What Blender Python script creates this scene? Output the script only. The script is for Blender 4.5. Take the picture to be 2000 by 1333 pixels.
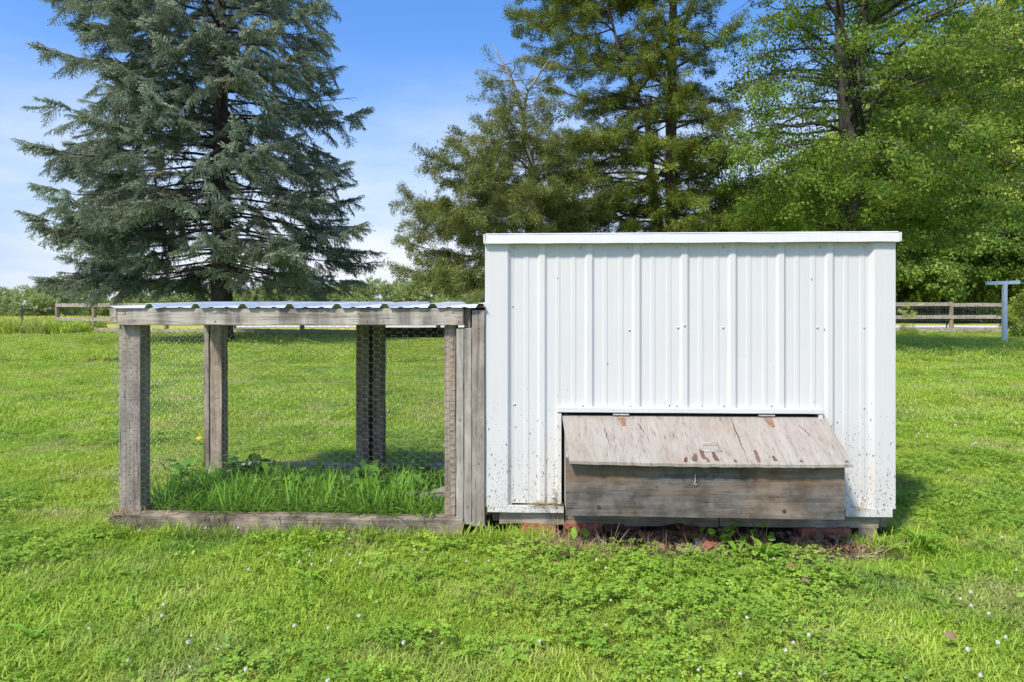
import bpy, math, random
import numpy as np
from mathutils import Vector, Matrix, Quaternion, noise
R = math.radians
PI = math.pi
random.seed(7)
rng = np.random.default_rng(11)
scene = bpy.context.scene
for o in list(bpy.data.objects):
    bpy.data.objects.remove(o)
COL = scene.collection

# ------------------------------------------------------------------ camera, sky, sun
F, CH, HY = 1400.0, 1.106, 600.0          # focal length in photo pixels, camera height, horizon row
cam_data = bpy.data.cameras.new('camera')
cam = bpy.data.objects.new('camera', cam_data)
COL.objects.link(cam)
cam.location = (0, 0, CH)
cam.rotation_euler = (R(90), 0, 0)
cam_data.sensor_width = 36
cam_data.lens = 36 * F / 2000
cam_data.shift_y = -(666.5 - HY) / 2000
cam_data.clip_end = 3000
cam_data.clip_start = 0.05
scene.camera = cam

SUN_EL, SUN_AZ = R(51), R(38)             # azimuth measured from straight behind the camera towards the left
sdir = Vector((-math.sin(SUN_AZ) * math.cos(SUN_EL), -math.cos(SUN_AZ) * math.cos(SUN_EL), math.sin(SUN_EL)))
sun_data = bpy.data.lights.new('sun', 'SUN')
sun_data.energy = 2.9
sun_data.angle = R(6)
sun_data.color = (1.0, 0.94, 0.84)
sun = bpy.data.objects.new('sun', sun_data)
sun.rotation_euler = sdir.to_track_quat('Z', 'Y').to_euler()
sun.location = sdir * 40
COL.objects.link(sun)

world = bpy.data.worlds.new('World')
scene.world = world
world.use_nodes = True
wn, wl = world.node_tree.nodes, world.node_tree.links
wn.clear()
wo = wn.new('ShaderNodeOutputWorld')
bg = wn.new('ShaderNodeBackground')
sky = wn.new('ShaderNodeTexSky')
sky.sky_type = 'NISHITA'
sky.sun_disc = False
sky.sun_elevation = SUN_EL
sky.sun_rotation = math.atan2(sdir.x, sdir.y)
sky.air_density = 1.0
sky.dust_density = 0.6
sky.ozone_density = 2.2
bg.inputs['Strength'].default_value = 0.15
tc = wn.new('ShaderNodeTexCoord')
mp = wn.new('ShaderNodeMapping')
mp.inputs['Scale'].default_value = (1.0, 1.0, 3.2)
mp.inputs['Location'].default_value = (0.35, 0.1, 0.62)
nz = wn.new('ShaderNodeTexNoise')
nz.inputs['Scale'].default_value = 2.1
nz.inputs['Detail'].default_value = 7
nz.inputs['Roughness'].default_value = 0.55
cr = wn.new('ShaderNodeValToRGB')
cr.color_ramp.elements[0].position = 0.44
cr.color_ramp.elements[1].position = 0.61
sep = wn.new('ShaderNodeSeparateXYZ')
band = wn.new('ShaderNodeMapRange')     # cumulus lie low, the zenith stays clear
band.inputs['From Min'].default_value = 0.34
band.inputs['From Max'].default_value = 0.02
mul = wn.new('ShaderNodeMath'); mul.operation = 'MULTIPLY'
mix = wn.new('ShaderNodeMix'); mix.data_type = 'RGBA'
mix.inputs[7].default_value = (3.5, 3.6, 3.85, 1)
wl.new(tc.outputs['Generated'], mp.inputs['Vector'])
wl.new(mp.outputs[0], nz.inputs['Vector'])
wl.new(nz.outputs[0], cr.inputs[0])
wl.new(tc.outputs['Generated'], sep.inputs[0])
wl.new(sep.outputs['Z'], band.inputs['Value'])
wl.new(cr.outputs[0], mul.inputs[0])
wl.new(band.outputs[0], mul.inputs[1])
wl.new(mul.outputs[0], mix.inputs[0])
hsv = wn.new('ShaderNodeHueSaturation')
hsv.inputs['Saturation'].default_value = 1.27
hsv.inputs['Hue'].default_value = 0.508
hsv.inputs['Value'].default_value = 0.96
lift = wn.new('ShaderNodeMapping')          # sample the sky a few degrees up: no yellow dust band at the horizon
lift.inputs['Location'].default_value = (0, 0, 0.07)
wl.new(tc.outputs['Generated'], lift.inputs['Vector']); wl.new(lift.outputs[0], sky.inputs['Vector'])
wl.new(sky.outputs[0], hsv.inputs['Color'])
hz = wn.new('ShaderNodeMapRange'); hz.interpolation_type = 'SMOOTHSTEP'     # pale summer haze low over the fields, all round
hz.inputs['From Min'].default_value = 0.36; hz.inputs['From Max'].default_value = 0.0
hz.inputs['To Max'].default_value = 0.88
hmix = wn.new('ShaderNodeMix'); hmix.data_type = 'RGBA'; hmix.inputs[7].default_value = (2.15, 2.5, 3.15, 1)
wl.new(sep.outputs['Z'], hz.inputs['Value']); wl.new(hz.outputs[0], hmix.inputs[0])
wl.new(hsv.outputs[0], hmix.inputs[6]); wl.new(hmix.outputs[2], mix.inputs[6])
wl.new(mix.outputs[2], bg.inputs['Color'])
wl.new(bg.outputs[0], wo.inputs[0])

scene.render.engine = 'CYCLES'
scene.view_settings.view_transform = 'Standard'
scene.view_settings.look = 'None'
scene.view_settings.gamma = 1
scene.view_settings.exposure = 0.92
scene.view_settings.use_curve_mapping = False
scene.cycles.max_bounces = 6
scene.cycles.diffuse_bounces = 3
scene.cycles.transmission_bounces = 3

# ------------------------------------------------------------------ helpers
def at(px, py, Y):
    return Vector(((px - 1000) / F * Y, Y, CH - (py - HY) / F * Y))

def gd(py):                                # distance of the ground at an image row
    return CH * F / (py - HY)

def tag(o, label=None, cat=None, group=None, kind=None):
    if label: o['label'] = label
    if cat: o['category'] = cat
    if group: o['group'] = group
    if kind: o['kind'] = kind
    return o

def empty(name, loc=(0, 0, 0), rz=0):
    o = bpy.data.objects.new(name, None)
    o.empty_display_size = 0.1
    COL.objects.link(o)
    o.location = loc
    o.rotation_euler = (0, 0, rz)
    return o

class MB:
    def __init__(s):
        s.v = []; s.f = []; s.t = []
    def quad(s, a, b, c, d):
        n = len(s.v); s.v += [a, b, c, d]; s.f.append((n, n + 1, n + 2, n + 3))
    def box(s, x0, x1, y0, y1, z0, z1):
        n = len(s.v)
        s.v += [(x0, y0, z0), (x1, y0, z0), (x1, y1, z0), (x0, y1, z0), (x0, y0, z1), (x1, y0, z1), (x1, y1, z1), (x0, y1, z1)]
        s.f += [tuple(n + k for k in q) for q in ((0, 3, 2, 1), (4, 5, 6, 7), (0, 1, 5, 4), (1, 2, 6, 5), (2, 3, 7, 6), (3, 0, 4, 7))]
        return s
    def board(s, x0, x1, y0, y1, z0, z1, amp=0.0015, step=0.09, seed=0):
        """a timber with slightly uneven edges, subdivided along its longest axis"""
        lo = (x0, y0, z0); hi = (x1, y1, z1)
        L = [hi[k] - lo[k] for k in range(3)]
        ax = L.index(max(L)); b, c = [(1, 2), (2, 0), (0, 1)][ax]
        n = max(2, int(L[ax] / step) + 1)
        rr = random.Random(seed * 31 + 5)
        base = len(s.v)
        for i in range(n):
            q = lo[ax] + L[ax] * i / (n - 1)
            for (ub, uc) in ((0, 0), (1, 0), (1, 1), (0, 1)):
                p = [0, 0, 0]
                p[ax] = q
                p[b] = (lo[b], hi[b])[ub] + rr.uniform(-amp, amp)
                p[c] = (lo[c], hi[c])[uc] + rr.uniform(-amp, amp)
                s.v.append(tuple(p))
        for i in range(n - 1):
            for k in range(4):
                a0 = base + i * 4 + k; a1 = base + i * 4 + (k + 1) % 4
                s.f.append((a0, a1, a1 + 4, a0 + 4))
        s.f.append((base + 3, base + 2, base + 1, base))
        e = base + (n - 1) * 4
        s.f.append((e, e + 1, e + 2, e + 3))
        return s
    def tube(s, pts, rad, n=6, cap=True):
        pts = [Vector(p) for p in pts]
        base = len(s.v)
        m = len(pts)
        prev = None
        for i, p in enumerate(pts):
            d = (pts[min(i + 1, m - 1)] - pts[max(i - 1, 0)])
            if d.length < 1e-9: d = Vector((0, 0, 1))
            d.normalize()
            if prev is None:
                ref = Vector((0, 0, 1)) if abs(d.z) < 0.9 else Vector((1, 0, 0))
                a = d.cross(ref).normalized()
            else:
                a = (prev - d * prev.dot(d)).normalized()
            prev = a
            b = d.cross(a)
            r = rad[i] if hasattr(rad, '__len__') else rad
            for k in range(n):
                t = 2 * PI * k / n
                s.v.append(tuple(p + (a * math.cos(t) + b * math.sin(t)) * r))
        for i in range(m - 1):
            for k in range(n):
                a0 = base + i * n + k; a1 = base + i * n + (k + 1) % n
                s.f.append((a0, a1, a1 + n, a0 + n))
        if cap:
            s.f.append(tuple(base + k for k in reversed(range(n))))
            s.f.append(tuple(base + (m - 1) * n + k for k in range(n)))
        return s
    def poly(s, pts, tint=None):
        n = len(s.v); s.v += [tuple(p) for p in pts]; s.f.append(tuple(range(n, n + len(pts))))
        if tint is not None: s.t += [tint] * len(pts)
    def mesh(s, name, mat, smooth=False):
        me = bpy.data.meshes.new(name)
        me.from_pydata([tuple(v) for v in s.v], [], s.f)
        if s.t and len(s.t) == len(s.v):
            a = me.attributes.new('tint', 'FLOAT', 'POINT')
            a.data.foreach_set('value', s.t)
        if mat: me.materials.append(mat)
        if smooth:
            me.polygons.foreach_set('use_smooth', [True] * len(me.polygons))
        me.update()
        return me
    def build(s, name, mat, parent=None, smooth=False, bevel=0, link=True):
        o = bpy.data.objects.new(name, s.mesh(name, mat, smooth))
        if link: COL.objects.link(o)
        if parent: o.parent = parent
        if bevel:
            m = o.modifiers.new('bevel', 'BEVEL'); m.width = bevel; m.segments = 2; m.limit_method = 'ANGLE'
        return o

def link_copy(o, parent=None):
    c = o.copy(); COL.objects.link(c)
    if parent: c.parent = parent
    return c

# ------------------------------------------------------------------ materials
def newmat(name):
    m = bpy.data.materials.new(name); m.use_nodes = True
    nt = m.node_tree; nt.nodes.clear()
    return m, nt.nodes, nt.links

def ramp(n, stops):
    c = n.new('ShaderNodeValToRGB')
    e = c.color_ramp.elements
    while len(e) < len(stops): e.new(0.5)
    for k, (p, col) in enumerate(stops):
        e[k].position = p
        e[k].color = (col[0], col[1], col[2], 1) if hasattr(col, '__len__') else (col, col, col, 1)
    return c

def noise_node(n, l, vec, scale, detail=4, rough=0.55, dist=0):
    t = n.new('ShaderNodeTexNoise')
    t.inputs['Scale'].default_value = scale
    t.inputs['Detail'].default_value = detail
    t.inputs['Roughness'].default_value = rough
    t.inputs['Distortion'].default_value = dist
    l.new(vec, t.inputs['Vector'])
    return t

def mixc(n, l, fac, a, b, mode='MIX'):
    m = n.new('ShaderNodeMix'); m.data_type = 'RGBA'; m.blend_type = mode
    for sock, v in ((m.inputs[0], fac), (m.inputs[6], a), (m.inputs[7], b)):
        if hasattr(v, 'is_linked') or hasattr(v, 'links'): l.new(v, sock)
        elif hasattr(v, '__len__'): sock.default_value = (v[0], v[1], v[2], 1)
        else: sock.default_value = v
    return m.outputs[2]

def leaf_mat(name, cols, trans=0.35, scale=0.5, rough=0.55, spec=0.25, patch=None, tcol=1.25):
    """leaves: a diffuse / translucent / soft gloss mix; colour runs through `cols` by tint attribute and position noise"""
    m, n, l = newmat(name)
    out = n.new('ShaderNodeOutputMaterial')
    geo = n.new('ShaderNodeNewGeometry')
    at_ = n.new('ShaderNodeAttribute'); at_.attribute_name = 'tint'
    nz = noise_node(n, l, geo.outputs['Position'], scale, 4)
    mr = n.new('ShaderNodeMapRange'); mr.inputs['From Min'].default_value = 0.3; mr.inputs['From Max'].default_value = 0.7
    l.new(nz.outputs[0], mr.inputs['Value'])
    ma = n.new('ShaderNodeMath'); ma.operation = 'MULTIPLY_ADD'; ma.inputs[1].default_value = 0.55
    mb_ = n.new('ShaderNodeMath'); mb_.operation = 'MULTIPLY'; mb_.inputs[1].default_value = 0.45
    l.new(at_.outputs['Fac'], ma.inputs[0]); l.new(mr.outputs[0], mb_.inputs[0]); l.new(mb_.outputs[0], ma.inputs[2])
    cr = ramp(n, [(k / (len(cols) - 1), c) for k, c in enumerate(cols)])
    l.new(ma.outputs[0], cr.inputs[0])
    col = cr.outputs[0]
    if patch:
        for (sc, lo, hi, pc, amt) in patch:
            pn = noise_node(n, l, geo.outputs['Position'], sc, 3)
            pr = n.new('ShaderNodeMapRange'); pr.inputs['From Min'].default_value = lo; pr.inputs['From Max'].default_value = hi
            pr.inputs['To Max'].default_value = amt
            l.new(pn.outputs[0], pr.inputs['Value'])
            col = mixc(n, l, pr.outputs[0], col, pc)
    p = n.new('ShaderNodeBsdfPrincipled')
    p.inputs['Roughness'].default_value = rough
    p.inputs['Specular IOR Level'].default_value = spec
    t = n.new('ShaderNodeBsdfTranslucent')
    hs = n.new('ShaderNodeHueSaturation'); hs.inputs['Value'].default_value = tcol; hs.inputs['Hue'].default_value = 0.485
    l.new(col, p.inputs['Base Color']); l.new(col, hs.inputs['Color']); l.new(hs.outputs[0], t.inputs['Color'])
    mx = n.new('ShaderNodeMixShader'); mx.inputs[0].default_value = trans
    l.new(p.outputs[0], mx.inputs[1]); l.new(t.outputs[0], mx.inputs[2]); l.new(mx.outputs[0], out.inputs[0])
    return m

def wood_mat(name, axis, light, mid, dark, warm=(0.30, 0.20, 0.12), warm_amt=0.15, stain=0.5, stain_axis=None, rough=0.85, green=0.0):
    """weathered timber: stretched grain along `axis` (0 x, 1 y, 2 z), cracks, blotchy stains"""
    m, n, l = newmat(name)
    out = n.new('ShaderNodeOutputMaterial'); p = n.new('ShaderNodeBsdfPrincipled')
    tc = n.new('ShaderNodeTexCoord'); oi = n.new('ShaderNodeObjectInfo')
    off = n.new('ShaderNodeVectorMath'); off.operation = 'MULTIPLY_ADD'
    cv = n.new('ShaderNodeCombineXYZ')
    for k in range(3): l.new(oi.outputs['Random'], cv.inputs[k])
    off.inputs[1].default_value = (17, 23, 31)
    l.new(cv.outputs[0], off.inputs[0]); l.new(tc.outputs['Object'], off.inputs[2])
    sc = [1, 1, 1]; sc[axis] = 0.045
    mp = n.new('ShaderNodeMapping'); mp.inputs['Scale'].default_value = sc
    l.new(off.outputs[0], mp.inputs['Vector'])
    g1 = noise_node(n, l, mp.outputs[0], 55, 8, 0.65, 0.6)
    g2 = noise_node(n, l, mp.outputs[0], 170, 3, 0.5, 0.2)
    wv = n.new('ShaderNodeTexWave'); wv.wave_type = 'RINGS'; wv.rings_direction = 'XYZ'[axis]
    wv.inputs['Scale'].default_value = 14; wv.inputs['Distortion'].default_value = 9
    wv.inputs['Detail'].default_value = 3; wv.inputs['Detail Scale'].default_value = 1.2
    l.new(mp.outputs[0], wv.inputs['Vector'])
    c1 = ramp(n, [(0.28, dark), (0.48, mid), (0.72, light)]); l.new(g1.outputs[0], c1.inputs[0])
    c = mixc(n, l, 0.35, c1.outputs[0], mixc(n, l, wv.outputs[0], mid, light), 'MULTIPLY')
    c = mixc(n, l, 0.55, c1.outputs[0], c)
    crk = ramp(n, [(0.30, 0.15), (0.38, 1.0)]); l.new(g2.outputs[0], crk.inputs[0])
    c = mixc(n, l, 0.8, c, crk.outputs[0], 'MULTIPLY')
    wn_ = noise_node(n, l, off.outputs[0], 2.3, 3)
    wr = n.new('ShaderNodeMapRange'); wr.inputs['From Min'].default_value = 0.5; wr.inputs['From Max'].default_value = 0.75; wr.inputs['To Max'].default_value = warm_amt * 3
    l.new(wn_.outputs[0], wr.inputs['Value'])
    c = mixc(n, l, wr.outputs[0], c, mixc(n, l, 0.5, warm, c1.outputs[0]))
    s2 = [1, 1, 1]
    if stain_axis is not None: s2[stain_axis] = 0.22
    mp2 = n.new('ShaderNodeMapping'); mp2.inputs['Scale'].default_value = s2
    l.new(off.outputs[0], mp2.inputs['Vector'])
    st = noise_node(n, l, mp2.outputs[0], 9, 5, 0.6)
    sr = ramp(n, [(0.40, 1.0 - stain), (0.58, 1.0)]); l.new(st.outputs[0], sr.inputs[0])
    c = mixc(n, l, 1.0, c, sr.outputs[0], 'MULTIPLY')
    if green:
        gn = noise_node(n, l, off.outputs[0], 6, 5); gr = n.new('ShaderNodeMapRange')
        gr.inputs['From Min'].default_value = 0.5; gr.inputs['From Max'].default_value = 0.8; gr.inputs['To Max'].default_value = green
        l.new(gn.outputs[0], gr.inputs['Value']); c = mixc(n, l, gr.outputs[0], c, (0.10, 0.11, 0.045))
    l.new(c, p.inputs['Base Color'])
    p.inputs['Roughness'].default_value = rough; p.inputs['Specular IOR Level'].default_value = 0.2
    bp = n.new('ShaderNodeBump'); bp.inputs['Strength'].default_value = 0.55; bp.inputs['Distance'].default_value = 0.003
    hm = n.new('ShaderNodeMath'); hm.operation = 'MULTIPLY'
    l.new(g1.outputs[0], hm.inputs[0]); l.new(crk.outputs[0], hm.inputs[1])
    l.new(hm.outputs[0], bp.inputs['Height']); l.new(bp.outputs[0], p.inputs['Normal'])
    l.new(p.outputs[0], out.inputs[0])
    return m

def plain(name, col, rough=0.6, metal=0, spec=0.5, bump=0, bscale=40, var=0.0, vscale=8):
    m, n, l = newmat(name)
    out = n.new('ShaderNodeOutputMaterial'); p = n.new('ShaderNodeBsdfPrincipled')
    tc = n.new('ShaderNodeTexCoord')
    p.inputs['Roughness'].default_value = rough; p.inputs['Metallic'].default_value = metal
    p.inputs['Specular IOR Level'].default_value = spec
    nz = noise_node(n, l, tc.outputs['Object'], vscale, 6)
    rr = ramp(n, [(0.3, [c * (1 - var) for c in col]), (0.7, [min(1, c * (1 + var * 0.6)) for c in col])])
    l.new(nz.outputs[0], rr.inputs[0]); l.new(rr.outputs[0], p.inputs['Base Color'])
    if bump:
        b = n.new('ShaderNodeBump'); b.inputs['Strength'].default_value = bump; b.inputs['Distance'].default_value = 0.01
        n2 = noise_node(n, l, tc.outputs['Object'], bscale, 5); l.new(n2.outputs[0], b.inputs['Height']); l.new(b.outputs[0], p.inputs['Normal'])
    l.new(p.outputs[0], out.inputs[0])
    return m

def white_metal(name, zlo=0.0, zhi=0.75, dirt=1.0, base=(0.64, 0.624, 0.602)):
    """painted white steel: specks of splashed mud that grow dense near the ground, faint rust at the foot, soft dents"""
    m, n, l = newmat(name)
    out = n.new('ShaderNodeOutputMaterial'); p = n.new('ShaderNodeBsdfPrincipled')
    tc = n.new('ShaderNodeTexCoord'); sp = n.new('ShaderNodeSeparateXYZ'); l.new(tc.outputs['Object'], sp.inputs[0])
    mp = n.new('ShaderNodeMapping'); mp.inputs['Scale'].default_value = (1, 1, 0.45); mp.inputs['Rotation'].default_value = (0, R(14), 0)
    l.new(tc.outputs['Object'], mp.inputs['Vector'])
    big = noise_node(n, l, tc.outputs['Object'], 3, 4)
    col = mixc(n, l, big.outputs[0], base, [c * 0.95 for c in base])
    # vertical faint streaks
    ms = n.new('ShaderNodeMapping'); ms.inputs['Scale'].default_value = (1, 1, 0.03); l.new(tc.outputs['Object'], ms.inputs['Vector'])
    stn = noise_node(n, l, ms.outputs[0], 60, 4); srp = ramp(n, [(0.35, 0.97), (0.6, 1.0)]); l.new(stn.outputs[0], srp.inputs[0])
    col = mixc(n, l, 1.0, col, srp.outputs[0], 'MULTIPLY')
    low = n.new('ShaderNodeMapRange'); low.inputs['From Min'].default_value = zhi; low.inputs['From Max'].default_value = zlo
    low.inputs['To Min'].default_value = 0.0; low.inputs['To Max'].default_value = 1.0; low.inputs['From Max'].default_value = 0.05
    l.new(sp.outputs['Z'], low.inputs['Value'])
    for (scale, r0, r1, dens0, dens1, dc) in ((95, 0.20, 0.34, 0.004, 0.62, (0.13, 0.12, 0.10)), (40, 0.07, 0.12, 0.012, 0.20, (0.11, 0.10, 0.08)), (190, 0.25, 0.45, 0.0, 0.75, (0.30, 0.26, 0.20))):
        vo = n.new('ShaderNodeTexVoronoi'); vo.inputs['Scale'].default_value = scale; l.new(mp.outputs[0], vo.inputs['Vector'])
        spr = ramp(n, [(r0, 1.0), (r1, 0.0)]); l.new(vo.outputs['Distance'], spr.inputs[0])
        sc = n.new('ShaderNodeSeparateColor'); l.new(vo.outputs['Color'], sc.inputs[0])
        cl = noise_node(n, l, tc.outputs['Object'], 7, 4)
        th = n.new('ShaderNodeMapRange'); th.inputs['To Min'].default_value = dens0 * dirt; th.inputs['To Max'].default_value = dens1 * dirt * 1.7
        sq = n.new('ShaderNodeMath'); sq.operation = 'POWER'; sq.inputs[1].default_value = 2.2; l.new(low.outputs[0], sq.inputs[0])
        l.new(sq.outputs[0], th.inputs['Value'])
        thm = n.new('ShaderNodeMath'); thm.operation = 'MULTIPLY'; l.new(th.outputs[0], thm.inputs[0]); l.new(cl.outputs[0], thm.inputs[1])
        cmpn = n.new('ShaderNodeMath'); cmpn.operation = 'LESS_THAN'; l.new(sc.outputs[0], cmpn.inputs[0]); l.new(thm.outputs[0], cmpn.inputs[1])
        f = n.new('ShaderNodeMath'); f.operation = 'MULTIPLY'; l.new(cmpn.outputs[0], f.inputs[0]); l.new(spr.outputs[0], f.inputs[1])
        col = mixc(n, l, f.outputs[0], col, dc)
    l.new(col, p.inputs['Base Color'])
    p.inputs['Roughness'].default_value = 0.42; p.inputs['Specular IOR Level'].default_value = 0.4
    b = n.new('ShaderNodeBump'); b.inputs['Strength'].default_value = 0.25; b.inputs['Distance'].default_value = 0.02
    dn = noise_node(n, l, tc.outputs['Object'], 2.5, 2); l.new(dn.outputs[0], b.inputs['Height']); l.new(b.outputs[0], p.inputs['Normal'])
    l.new(p.outputs[0], out.inputs[0])
    return m

M = {}
G_L, G_M, G_D = (0.54, 0.48, 0.41), (0.40, 0.35, 0.29), (0.17, 0.145, 0.115)
M['wood_x'] = wood_mat('weathered_timber_along', 0, G_L, G_M, G_D, stain=0.35, stain_axis=2)
M['beam'] = wood_mat('stained_beam_timber', 0, (0.64, 0.58, 0.50), (0.50, 0.45, 0.38), (0.24, 0.20, 0.16), stain=0.55, stain_axis=2)
M['wood_z'] = wood_mat('weathered_timber_upright', 2, (0.48, 0.43, 0.37), (0.36, 0.315, 0.265), (0.15, 0.125, 0.10), warm_amt=0.12, stain=0.28)
M['wood_y'] = wood_mat('weathered_timber_depth', 1, G_L, G_M, G_D, stain=0.4)
M['tan_z'] = wood_mat('tan_timber_upright', 2, (0.50, 0.42, 0.34), (0.38, 0.31, 0.25), (0.20, 0.15, 0.11), warm=(0.42, 0.26, 0.13), warm_amt=0.3, stain=0.3)
M['dark_z'] = wood_mat('dark_brown_timber_upright', 2, (0.42, 0.35, 0.27), (0.31, 0.25, 0.19), (0.14, 0.10, 0.075), stain=0.4)
M['dark_x'] = wood_mat('dark_brown_timber_along', 0, (0.16, 0.13, 0.10), (0.11, 0.09, 0.07), (0.05, 0.04, 0.03), stain=0.4)
M['pale_z'] = wood_mat('pale_grey_board', 2, (0.56, 0.51, 0.45), (0.44, 0.40, 0.345), (0.23, 0.20, 0.165), stain=0.25)
M['sill'] = wood_mat('mossy_sill_timber', 0, (0.46, 0.40, 0.31), (0.30, 0.25, 0.19), (0.10, 0.08, 0.06), warm=(0.33, 0.19, 0.12), warm_amt=0.25, stain=0.6, green=0.25)
M['skid'] = wood_mat('greenish_skid_timber', 0, (0.54, 0.48, 0.37), (0.41, 0.36, 0.27), (0.18, 0.15, 0.11), warm_amt=0.1, stain=0.4, green=0.35)
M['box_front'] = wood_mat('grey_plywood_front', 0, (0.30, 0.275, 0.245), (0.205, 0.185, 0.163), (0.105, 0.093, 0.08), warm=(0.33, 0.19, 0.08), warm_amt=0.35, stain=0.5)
def brown_streaks_lid_shade(m):
    # old brown ply streaks plus the lid's shade, painted across the upper board, above the silvered lower half
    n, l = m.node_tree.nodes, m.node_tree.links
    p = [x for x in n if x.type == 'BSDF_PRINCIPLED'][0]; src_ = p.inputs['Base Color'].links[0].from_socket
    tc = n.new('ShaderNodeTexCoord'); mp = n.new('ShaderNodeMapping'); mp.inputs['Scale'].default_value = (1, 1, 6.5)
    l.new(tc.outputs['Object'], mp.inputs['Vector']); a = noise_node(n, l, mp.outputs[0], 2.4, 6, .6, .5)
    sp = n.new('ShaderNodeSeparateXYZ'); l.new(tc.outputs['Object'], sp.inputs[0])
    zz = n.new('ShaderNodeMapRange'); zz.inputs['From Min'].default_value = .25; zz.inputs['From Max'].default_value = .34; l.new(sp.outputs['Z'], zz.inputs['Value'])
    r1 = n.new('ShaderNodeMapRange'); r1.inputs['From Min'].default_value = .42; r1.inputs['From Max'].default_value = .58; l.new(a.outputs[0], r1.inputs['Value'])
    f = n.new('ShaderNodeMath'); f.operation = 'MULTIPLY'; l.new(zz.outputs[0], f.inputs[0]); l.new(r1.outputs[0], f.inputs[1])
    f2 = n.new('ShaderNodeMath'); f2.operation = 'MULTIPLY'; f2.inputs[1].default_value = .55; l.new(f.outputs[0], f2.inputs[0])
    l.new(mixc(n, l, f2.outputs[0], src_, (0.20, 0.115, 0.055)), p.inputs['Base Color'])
brown_streaks_lid_shade(M['box_front'])
M['rail'] = wood_mat('fence_rail_timber', 0, (0.60, 0.53, 0.44), (0.46, 0.40, 0.33), (0.25, 0.21, 0.17), stain=0.3)
M['fpost'] = wood_mat('fence_post_timber', 2, (0.46, 0.37, 0.27), (0.34, 0.27, 0.19), (0.17, 0.13, 0.09), stain=0.3)
M['white'] = white_metal('white_painted_steel')
M['roof_metal'] = plain('galvanised_white_roofing', (0.72, 0.74, 0.77), 0.45, 0.0, 0.5, var=0.12, vscale=5)
M['wire'] = plain('galvanised_wire', (0.40, 0.41, 0.40), 0.5, 0.5, var=0.3, vscale=15)
M['rusty'] = plain('rusty_steel', (0.33, 0.17, 0.09), 0.8, 0.2, bump=0.4, var=0.5, vscale=60)
M['steel'] = plain('dull_zinc_steel', (0.52, 0.51, 0.49), 0.5, 0.5, var=0.35, vscale=70)
M['brick'] = plain('red_brick', (0.38, 0.14, 0.09), 0.9, 0, 0.2, bump=0.6, bscale=70, var=0.5, vscale=30)
M['pole'] = plain('pale_blue_painted_pole', (0.50, 0.60, 0.68), 0.5, 0, 0.4, var=0.1)
M['tpost'] = plain('dark_steel_post', (0.035, 0.045, 0.04), 0.6, 0.2, var=0.3)
M['stone'] = plain('pale_stone', (0.42, 0.36, 0.28), 0.9, 0, 0.2, bump=0.6, var=0.4, vscale=20)

def plywood_lid():
    m, n, l = newmat('peeling_plywood_lid')
    out = n.new('ShaderNodeOutputMaterial'); p = n.new('ShaderNodeBsdfPrincipled')
    tc = n.new('ShaderNodeTexCoord'); sp = n.new('ShaderNodeSeparateXYZ'); l.new(tc.outputs['Object'], sp.inputs[0])
    mp = n.new('ShaderNodeMapping'); mp.inputs['Scale'].default_value = (1, 0.14, 0.14); mp.inputs['Rotation'].default_value = (0, 0, R(6))
    l.new(tc.outputs['Object'], mp.inputs['Vector'])
    g = noise_node(n, l, mp.outputs[0], 26, 8, 0.7, 1.0)
    c = ramp(n, [(0.25, (0.20, 0.165, 0.13)), (0.45, (0.315, 0.28, 0.235)), (0.7, (0.39, 0.355, 0.305))]); l.new(g.outputs[0], c.inputs[0])
    fine = noise_node(n, l, mp.outputs[0], 130, 4, 0.6); fr = ramp(n, [(0.33, 0.45), (0.43, 1.0)]); l.new(fine.outputs[0], fr.inputs[0])
    col = mixc(n, l, 0.7, c.outputs[0], fr.outputs[0], 'MULTIPLY')
    tn = noise_node(n, l, tc.outputs['Object'], 4, 5); tr = n.new('ShaderNodeMapRange')
    tr.inputs['From Min'].default_value = 0.52; tr.inputs['From Max'].default_value = 0.75; tr.inputs['To Max'].default_value = 0.6
    l.new(tn.outputs[0], tr.inputs['Value']); col = mixc(n, l, tr.outputs[0], col, (0.27, 0.20, 0.135))
    l.new(col, p.inputs['Base Color']); p.inputs['Roughness'].default_value = 0.85; p.inputs['Specular IOR Level'].default_value = 0.2
    b = n.new('ShaderNodeBump'); b.inputs['Strength'].default_value = 0.6; b.inputs['Distance'].default_value = 0.004
    l.new(g.outputs[0], b.inputs['Height']); l.new(b.outputs[0], p.inputs['Normal'])
    l.new(p.outputs[0], out.inputs[0]); return m
M['lid'] = plywood_lid()
M['peel'] = wood_mat('exposed_brown_ply', 2, (0.27, 0.165, 0.125), (0.19, 0.105, 0.075), (0.11, 0.055, 0.04), stain=0.3)

def bark(name, light, dark, scale=9):
    m, n, l = newmat(name)
    out = n.new('ShaderNodeOutputMaterial'); p = n.new('ShaderNodeBsdfPrincipled')
    tc = n.new('ShaderNodeTexCoord')
    mp = n.new('ShaderNodeMapping'); mp.inputs['Scale'].default_value = (1, 1, 0.3); l.new(tc.outputs['Object'], mp.inputs['Vector'])
    g = noise_node(n, l, mp.outputs[0], scale, 8, 0.7)
    c = ramp(n, [(0.35, dark), (0.62, light)]); l.new(g.outputs[0], c.inputs[0])
    l.new(c.outputs[0], p.inputs['Base Color']); p.inputs['Roughness'].default_value = 0.95; p.inputs['Specular IOR Level'].default_value = 0.1
    b = n.new('ShaderNodeBump'); b.inputs['Strength'].default_value = 0.9; b.inputs['Distance'].default_value = 0.04
    l.new(g.outputs[0], b.inputs['Height']); l.new(b.outputs[0], p.inputs['Normal'])
    l.new(p.outputs[0], out.inputs[0]); return m
M['bark_spruce'] = bark('spruce_bark', (0.115, 0.095, 0.075), (0.03, 0.025, 0.02))
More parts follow.
